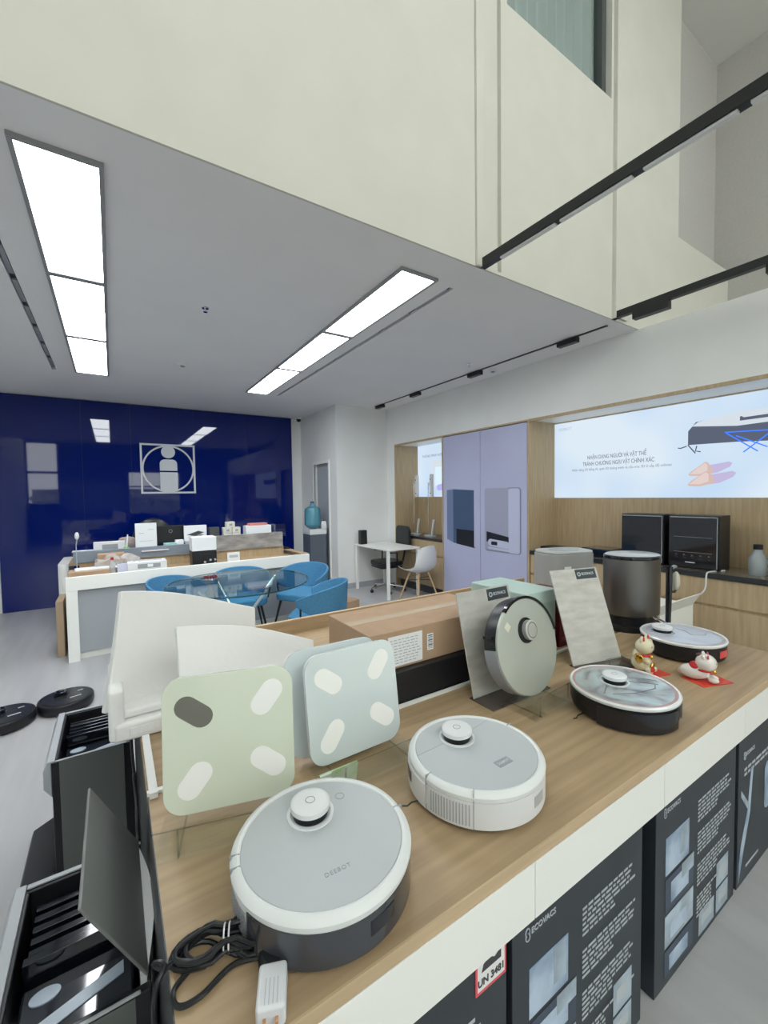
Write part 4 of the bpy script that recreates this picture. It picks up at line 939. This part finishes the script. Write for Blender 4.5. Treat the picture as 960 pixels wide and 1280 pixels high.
B(XB-.10, XB-.0, -.31, .60, ZD, ZD+.008).build('side_cap', OAK, rd)
B(XA+.1, XB-.10, .27, .30, ZD-.08, ZD+.055).build('rear_board', OAKV, rd)
B(-1.19, .0, .24, .30, ZD+.056, ZD+.175).build('slate_screen', mat('slate_panel', (.21, .25, .30), .5), rd, .002)
B(.0, 1.12, .24, .30, ZD+.056, ZD+.25).build('marble_screen', mat('grey_marble', (.22, .215, .21), .25, noise=.7, nscale=4, stretch=(1, 1, 3), col2=(.42, .40, .38)), rd, .002)
B(-1.19, -.09, .30, .62, ZD+.10, ZD+.125).build('raised_shelf', LAMG, rd); B(-.09, 1.12, .30, .62, ZD+.175, ZD+.20).build('raised_shelf', LAMG, rd)
for x in (1.02, 1.16): B(x, x+.008, .25, .62, ZD+.008, ZD+.36).build('glass_screen', PANE, rd)
B(1.02, 1.168, .245, .25, ZD+.22, ZD+.36).build('glass_screen', PANE, rd)
re_ = thing('end_desk', 'white rounded end desk behind the left corner of the reception desk', 'desk', (-.50, 6.05, 0))
MB().prism([(x*1, y*1) for x, y in rrect(.10, .78, .04, 6)], 0, .80, Mx((0, .35, 0), (1, 0, 0), z=(0, 0, 1))).build('end_panel', LAM, re_); B(.05, .5, 0, .70, .77, .80).build('desk_top', OAK, re_)
bx = thing('brown_carton', 'brown carton on the floor against the left end of the desk', 'box', (-.47, 5.35, 0)); B(-.03, .03, -.2, .2, 0, .55).build('box_body', CARDD, bx, .004)
# helper in desk frame
def dk(x, y, z=ZD-.03):
    a = math.radians(2.0); return (.83+x*math.cos(a)-y*math.sin(a), 5.3+x*math.sin(a)+y*math.cos(a), z)
def small_box(name, lab, cat_, x, y, z, sx, sy, sz, m, extra=None, rz=0, group=None):
    t_ = thing(name, lab, cat_, dk(x, y, z), rz, group); B(-sx/2, sx/2, -sy/2, sy/2, 0, sz).build('body', m, t_, min(.004, sz*.2))
    if extra: extra(t_)
    return t_
S1 = ZD-.05; S2 = ZD+.125; S3 = ZD+.20
small_box('flat_carton', 'flat open brown carton on the left corner of the reception desk', 'box', -1.05, -.19, S1, .34, .20, .085, CARD)
small_box('paper_sheets', 'loose white papers on top of the flat brown carton', 'paper', -.98, -.15, S1+.086, .38, .16, .012, PAPER, rz=.08)
small_box('brown_package', 'upright brown package with dark mark by the plastic bag', 'box', -.86, .12, S1, .24, .16, .20, CARD, lambda t_: B(-.02, .02, -.082, -.08, .08, .10).build('mark', INK, t_))
bag = thing('plastic_bag', 'crumpled clear plastic bag in front of the brown package', 'bag', dk(-.80, -.07, S1)); g = MB()
bmesh.ops.create_icosphere(g.bm, subdivisions=3, radius=1)
for v in g.bm.verts: v.co = Vector((v.co.x*.20, v.co.y*.09, (v.co.z+1)*.085))*(1+.22*random.uniform(-1, 1))+Vector((0, 0, .02))
g.build('film', mat('plastic_film', (.62, .58, .55), .2, alpha=.45), bag)
bt = thing('bottle', 'small clear bottle with red cap beside the white router', 'bottle', dk(-.86, -.22, S1)); MB().lathe([(.025, 0), (.028, .01), (.028, .13), (.012, .16), (.012, .17)], 16).build('flask', mat('clear_plastic', (.6, .6, .6), .1, alpha=.6), bt); MB().lathe([(.014, .168), (.014, .195)], 12).build('cap', REDP, bt)
rt_ = small_box('label_printer', 'white angular label printer on the front ledge of the desk', 'printer', -.55, -.17, S1, .36, .20, .125, WHT, lambda t_: (B(-.09, .12, -.102, -.10, .06, .105).build('paper_slot', METALG, t_), B(-.0, .05, -.104, -.102, .07, .10).build('paper_tab', PAPER, t_), MB().box(-.08, .14, -.06, .06, .125, .13).build('lid', WHTG, t_)))
small_box('blueprint_card', 'lilac-printed card standing left of the white label printer', 'card', -.76, -.235, S1, .12, .01, .125, mat('lilac_paper', (.60, .62, .78), .6))
small_box('tilted_tablet', 'white tablet device with grey screen on the raised shelf', 'tablet', -.86, .40, S2, .30, .06, .13, WHT, lambda t_: B(-.07, .08, -.032, -.03, .03, .10).build('screen', METALG, t_))
small_box('black_keyboard', 'black device with white sheet at the left end of the shelf', 'device', -1.10, .42, S2, .22, .10, .035, BLK, lambda t_: B(-.1, .12, -.04, .05, .036, .045).build('white_sheet', PAPER, t_))
small_box('info_board', 'upright white info board with small grey print on the shelf', 'sign', -.50, .36, S2, .22, .02, .32, PAPER, lambda t_: (B(-.075, -.02, -.0115, -.01, .20, .206).build('printed_line', SILV, t_), B(.02, .08, -.0115, -.01, .24, .246).build('printed_line', SILV, t_), B(-.07, .07, -.0115, -.01, .11, .114).build('printed_line', SILV, t_)))
small_box('paper_stack', 'pinkish-white papers lying under the info board', 'paper', -.42, .27, S2, .28, .10, .012, mat('pink_paper', (.70, .66, .70), .6))
mo = thing('monitor', 'black computer monitor seen from behind on the reception desk', 'monitor', dk(-.22, .52, S2)); MB().box(-.22, .16, -.02, .02, .06, .27).build('screen_back', BLK, mo, .008); B(-.03, .03, .0, .04, 0, .08).build('stand', BLK, mo); B(-.10, .10, -.06, .09, 0, .01).build('foot', BLK, mo); ring(MB(), .016, .021, 0, .001, faceY(0, -.0205, .2), 24).build('badge_ring', METALG, mo)
ch = thing('desk_chair', 'top of a dark round-backed chair behind the info board', 'chair', (.45, 6.45, 0)); MB().ell((0, 0, 1.0), (.25, .06, .28)).build('backrest', BLK, ch); MB().cyl((0, .05, .06), (0, .05, .80), .03).build('post', BLK, ch); MB().prism(circle(0, .25, .24), .44, .52).build('seat', BLK, ch)
for k in range(5):
    a = 2*PI*k/5; MB().cyl((0, .2, .09), (.28*math.cos(a), .2+.28*math.sin(a), .05), .02, .015, 8).ell((.28*math.cos(a), .2+.28*math.sin(a), .03), (.03, .03, .03), 12).build('base_arm', BLK, ch)
pc = thing('draped_jacket', 'beige jacket draped behind the green bottle', 'jacket', dk(-.68, .50, S2)); g = MB(); bmesh.ops.create_icosphere(g.bm, subdivisions=3, radius=1)
for v in g.bm.verts: v.co = Vector((v.co.x*.11, v.co.y*.06, (v.co.z+1)*.08))*(1+.12*random.uniform(-1, 1))
g.build('cloth', mat('beige_cloth', (.33, .28, .27), .9), pc)
gb2 = thing('green_bottle', 'small green and white bottle beside the info board', 'bottle', dk(-.70, .34, S2)); MB().lathe([(.03, 0), (.03, .05), (.012, .07)], 16).build('flask', mat('green_plastic', (.18, .45, .12), .4), gb2); MB().cyl((0, 0, .06), (.015, 0, .20), .012, .006, 10).build('nozzle', WHT, gb2)
small_box('tissue_box', 'teal and white tissue box on the slate shelf', 'box', -.25, .36, S2, .14, .10, .07, mat('teal_card', (.35, .55, .55), .6), lambda t_: B(-.03, .05, -.052, -.05, .015, .05).build('label', PAPER, t_))
small_box('white_cube', 'small white cube box right of the teal tissue box', 'box', -.15, .36, S2, .09, .09, .10, PAPER)
cf = thing('coffee_dispenser', 'tall black and white dispenser standing on the desk front', 'dispenser', dk(.03, -.08, S1)); B(-.13, .13, -.1, .1, 0, .18).build('base', BLK, cf, .006); B(-.13, .13, -.1, .1, .18, .335).build('upper_body', PAPER, cf, .006)
for k, (x, z) in enumerate(((.06, .07), (.11, .07), (.0, .05), (.11, .03))): MB().cyl((x, -.1, z), (x, -.112, z), .012, n=12).build('knob', SILV, cf)
sb = small_box('picture_card', 'white box lid with a picture of a dark scale', 'box', .04, .38, S3, .26, .03, .19, PAPER, lambda t_: (MB().prism([(-.09, .05), (.0, .035), (.10, .07), (.02, .09)], 0, .001, faceY(0, -.0155, 0)).build('printed_scale', METALG, t_), MB().prism([(-.10, .075), (.0, .06), (.10, .10), (.03, .12)], 0, .0015, faceY(0, -.0155, 0)).build('printed_top', INK, t_)))
small_box('dark_box', 'dark grey box between the picture card and the small cartons', 'box', .27, .44, S3, .12, .12, .15, DARK)
k = 0
for (r, cols_) in ((0, 2), (1, 2), (2, 1)):
    for c_ in range(cols_):
        t_ = small_box('small_carton', ['cream small carton, lower left of the stacked five', 'cream small carton, lower right of the stacked five', 'cream small carton, middle left of the stacked five', 'cream small carton, middle right of the stacked five', 'cream small carton, topmost of the stacked five'][k], 'box', .42+.11*c_+(.04 if r == 2 else 0), .38, S3+.072*r, .105, .10, .07, mat('cream_card', (.66, .65, .58), .6), lambda t_: B(-.015, .02, -.052, -.05, .02, .045).build('label', METALG, t_), group='stacked small cream cartons on the reception shelf')
        k += 1
wl = small_box('white_parcel', 'long white parcel on the marble screen end', 'box', .84, .45, S3, .34, .16, .145, PAPER)
small_box('red_lid_box', 'flat red and white box on top of the long white parcel', 'box', .84, .45, S3+.146, .24, .13, .03, mat('salmon_card', (.62, .22, .20), .5))
small_box('name_card', 'small white card sign standing at the front of the desk', 'sign', .34, -.20, S1, .14, .012, .135, PAPER, lambda t_: B(-.05, .05, -.0075, -.006, .075, .105).build('printed_block', SILV, t_))
small_box('white_forms', 'white forms lying flat beside the small card sign', 'paper', .44, -.14, S1, .30, .12, .006, PAPER)
small_box('black_tray', 'black tray with pens on the right oak cap of the desk', 'tray', 1.19, .35, ZD+.008, .07, .22, .02, BLK)
tag(MB().tube([dk(-.12, -.1, S1+.004), dk(-.2, -.08, S1+.004), dk(-.3, -.13, S1+.004), dk(-.37, -.15, S1+.004)], .004, 6).build('cable', BLK), 'thin black cable running across the reception desk top', 'cable')
hw = thing('desk_lamp', 'thin white clip lamp rising at the left end of the desk', 'lamp', dk(-1.16, .2, S1)); MB().tube([(0, 0, 0), (0, 0, .30), (.01, 0, .36)], .004, 8).build('stem', SILV, hw); MB().ell((.01, 0, .40), (.02, .015, .04)).build('head', WHT, hw)

# ================================================================== GLASS TABLE AND BLUE CHAIRS
gt = thing('glass_table', 'round glass table with crossed chrome legs among blue chairs', 'table', (1.0, 4.12, 0))
MB().lathe([(.001, .728), (.64, .728), (.645, .734), (.64, .74), (.001, .74)], 72).build('glass_top', GLASS, gt)
ring(MB(), .641, .647, .729, .739, Matrix(), 72).build('glass_edge', mat('glass_edge_green', (.03, .09, .10), .1), gt)
for a in (20, 110, 200, 290):
    a = math.radians(a); d = Vector((math.cos(a), math.sin(a), 0))
    MB().cyl(d*.42+Vector((0, 0, .724)), d*-.32+Vector((0, 0, .01)), .016, n=12).build('leg', CHROME, gt)
MB().ell((0, 0, .40), (.045, .045, .045)).build('hub', CHROME, gt)
for i, (x, y) in enumerate(((.0, .55), (-.05, .52), (.07, .54))): pass
sn = thing('snack_tray', 'small tray of dark red sweets on the glass table', 'tray', (.80, 4.46, .7402)); MB().prism(circle(0, 0, .09, 24), 0, .008).build('dish', CHROME, sn)
for k in range(5): MB().ell((-.05+.025*k, .01*math.sin(k*2), .018), (.014, .014, .011), 10).build('sweet', mat('dark_red_sweet', (.16, .02, .04), .4), sn)
bc = thing('blue_armchair', 'blue upholstered tub chair at the left of the glass table', 'chair', (0, 0, 0), 0, 'blue tub chairs around the glass table')
def tub_shell():
    out, inn = [], []; K3 = 28
    for k in range(K3+1):
        t = -1+2*k/K3; a = -PI/2+t*math.radians(118)        # back at -y
        hgt = .31*(1-.42*min(1, abs(t)**2.2)) ; low = .02 if abs(t) < .6 else .02+.10*(abs(t)-.6)/.4
        rx, ry = .29, .27; flare = .03
        ro, ri = [], []
        for j in range(7):
            v = j/6; z = .45+low+(hgt-low)*v; f = 1+flare*v*2
            px, py = rx*f*math.cos(a), ry*f*math.sin(a)
            th = .030*(1-.35*v); nx, ny = math.cos(a), math.sin(a)
            ro.append(Vector((px, py, z))); ri.append(Vector((px-nx*th, py-ny*th, z)))
        out.append(ro); inn.append(ri)
    return MB().sheet(out, inn)
tub_shell().build('backrest', BLUEF, bc, .008)
MB().prism(rrect(.50, .48, .14, 8), .40, .475).build('seat', BLUEF, bc, .02, seg=3)
for sx in (-1, 1):
    for sy in (-1, 1): MB().cyl((sx*.17, sy*.16, .41), (sx*.25, sy*.24, 0), .015, .008, 10).build('leg', BLK, bc)
for sx in (-1, 1): MB().tube([(sx*.17, .10, .41), (sx*.26, .09, .46), (sx*.285, .08, .56)], .009, 8).build('arm_bracket', BLK, bc)
bc.location = (.53, 4.55, 0); bc.rotation_euler = (0, 0, math.radians(-136))
G = 'blue tub chairs around the glass table'
dup(bc, (1.14, 4.62, 0), math.radians(172), 'blue tub chair behind the glass table against the reception desk', G)
dup(bc, (1.78, 4.50, 0), math.radians(125), 'blue tub chair at the far right of the glass table', G)
dup(bc, (1.58, 3.62, 0), math.radians(52), 'blue tub chair nearest the oak counter, right of the glass table', G)
fb = thing('floor_box', 'brown cardboard box on the floor behind the right blue chair', 'box', (2.42, 4.75, 0), .3); B(-.16, .16, -.14, .14, 0, .22).build('box_body', CARD, fb, .004)
# water dispenser
wd = thing('water_dispenser', 'dark grey water dispenser with blue bottle by the grey door', 'water dispenser', (2.86, 6.62, 0)); B(-.15, .15, -.16, .16, 0, .98).build('cabinet', mat('dispenser_grey', (.10, .12, .15), .4), wd, .02); B(-.152, .152, -.165, .16, .90, .99).build('top_tray', WHT, wd, .01)
MB().lathe([(.05, .99), (.10, 1.02), (.135, 1.06), (.135, 1.30), (.12, 1.34), (.04, 1.38), (.03, 1.42)], 32, c=(-.03, 0, 0)).build('water_bottle', mat('blue_bottle', (.10, .32, .42), .15, alpha=.85, coat=.3), wd); MB().lathe([(.032, 1.42), (.032, 1.45)], 20, c=(-.03, 0, 0)).build('bottle_cap', mat('cap_blue', (.02, .06, .16), .4), wd)
kt = thing('kettle', 'small white and dark kettle beside the blue water bottle', 'kettle', (3.0, 6.30, 1.0)); 
kt.location = (2.97, 6.52, .991)
MB().lathe([(.045, 0), (.05, .02), (.045, .10), (.03, .13)], 20, c=(.0, -.04, 0)).build('body', WHT, kt); MB().lathe([(.03, .13), (.01, .145)], 16, c=(0, -.04, 0)).build('lid', BLK, kt)

# ================================================================== WHITE TABLE, SPEAKER, OFFICE CHAIR, SHELL CHAIR
wt = thing('white_table', 'white work table with slim legs in front of the column', 'table', (3.63, 5.61, 0)); B(-.30, .29, -.53, .48, .72, .745).build('table_top', LAM, wt, .003)
for sx in (-1, 1):
    for sy in (-1, 1): B(sx*.27-.02, sx*.27+.02, sy*.47-.04, sy*.47-.00, 0, .72).build('leg', LAM, wt, .002)
sp = thing('black_speaker', 'small black upright speaker on the far corner of the white table', 'speaker', (3.42, 5.96, .745)); MB().prism([(-.06, 0), (.06, 0), (.055, .23), (-.055, .23)], -.05, .05, faceY(0, 0, 0)).build('cabinet', BLK, sp, .01)
oc = thing('office_chair', 'black office chair with chrome star base behind the white table', 'chair', (3.66, 5.62, 0), math.radians(85))   # faces local +y
MB().prism(rrect(.46, .44, .12, 8), .43, .50).build('seat', BLK, oc, .02, seg=3); MB().prism(rrect(.40, .40, .06, 6), .395, .425).build('seat_pan', BLK, oc, .01)
MB().prism(rrect(.42, .36, .09, 8, cy=.86), -.025, .025, faceY(0, -.31, 0)).build('backrest', BLK, oc, .015, seg=3); MB().tube([(0, -.12, .42), (0, -.29, .44), (0, -.335, .60), (0, -.335, .72)], .018, 8).build('back_bar', BLK, oc)
MB().cyl((0, 0, .10), (0, 0, .40), .022).build('gas_post', CHROME, oc)
for k in range(5):
    a = 2*PI*k/5+.3; p = Vector((.27*math.cos(a), .27*math.sin(a), .075)); q_ = MB().cyl((0, 0, .11), p, .018, .012, 8).build('base_arm', CHROME, oc); MB().cyl(p+Vector((-.01, 0, -.046)), p+Vector((.01, 0, -.046)), .028, n=16).cyl(p, p+Vector((0, 0, -.03)), .008, n=8).build('castor', BLK, oc)
for sx in (-1, 1): MB().tube([(sx*.20, -.05, .41), (sx*.25, -.05, .45), (sx*.25, -.05, .64), (sx*.25, .10, .65)], .012, 8).build('armrest', BLK, oc)
es = thing('shell_chair', 'white moulded shell chair with wooden legs at the white table', 'chair', (3.72, 4.86, 0), math.radians(8))        # faces local +y
tp, bt_ = [], []
prof = [(.20, .435), (.12, .425), (.0, .42), (-.10, .43), (-.17, .47), (-.205, .55), (-.225, .66), (-.235, .76), (-.24, .82)]
for i, (py, pz) in enumerate(prof):
    r1, r2 = [], []; back = i/(len(prof)-1)
    for j in range(13):
        u = -1+2*j/12; wd_ = .23*(1-.25*max(0, back-.6)/.4*1.2); curl = .055*abs(u)**2.5
        x = wd_*u*(1-.03*abs(u)); z = pz+curl*(1-back)*1.3+.05*(abs(u)**3)*(-1 if i == len(prof)-1 else .0); y = py+curl*1.6*back
        nrm = Vector((0, -back, -(1-back))).normalized()*.008
        r1.append(Vector((x, y, z))); r2.append(Vector((x, y, z))+nrm)
    tp.append(r1); bt_.append(r2)
MB().sheet(tp, bt_).build('shell', WHT, es)
for sx in (-1, 1):
    for sy in (-1, 1): MB().cyl((sx*.10, sy*.09, .41), (sx*.21, sy*.20, 0), .015, .010, 12).build('leg', WOODL, es)
MB().tube([(-.13, -.12, .30), (.13, .12, .30)], .004, 6).tube([(.13, -.12, .30), (-.13, .12, .30)], .004, 6).tube([(-.12, -.10, .35), (.12, -.10, .35)], .004, 6).tube([(-.12, .10, .35), (.12, .10, .35)], .004, 6).build('wire_brace', BLK, es)
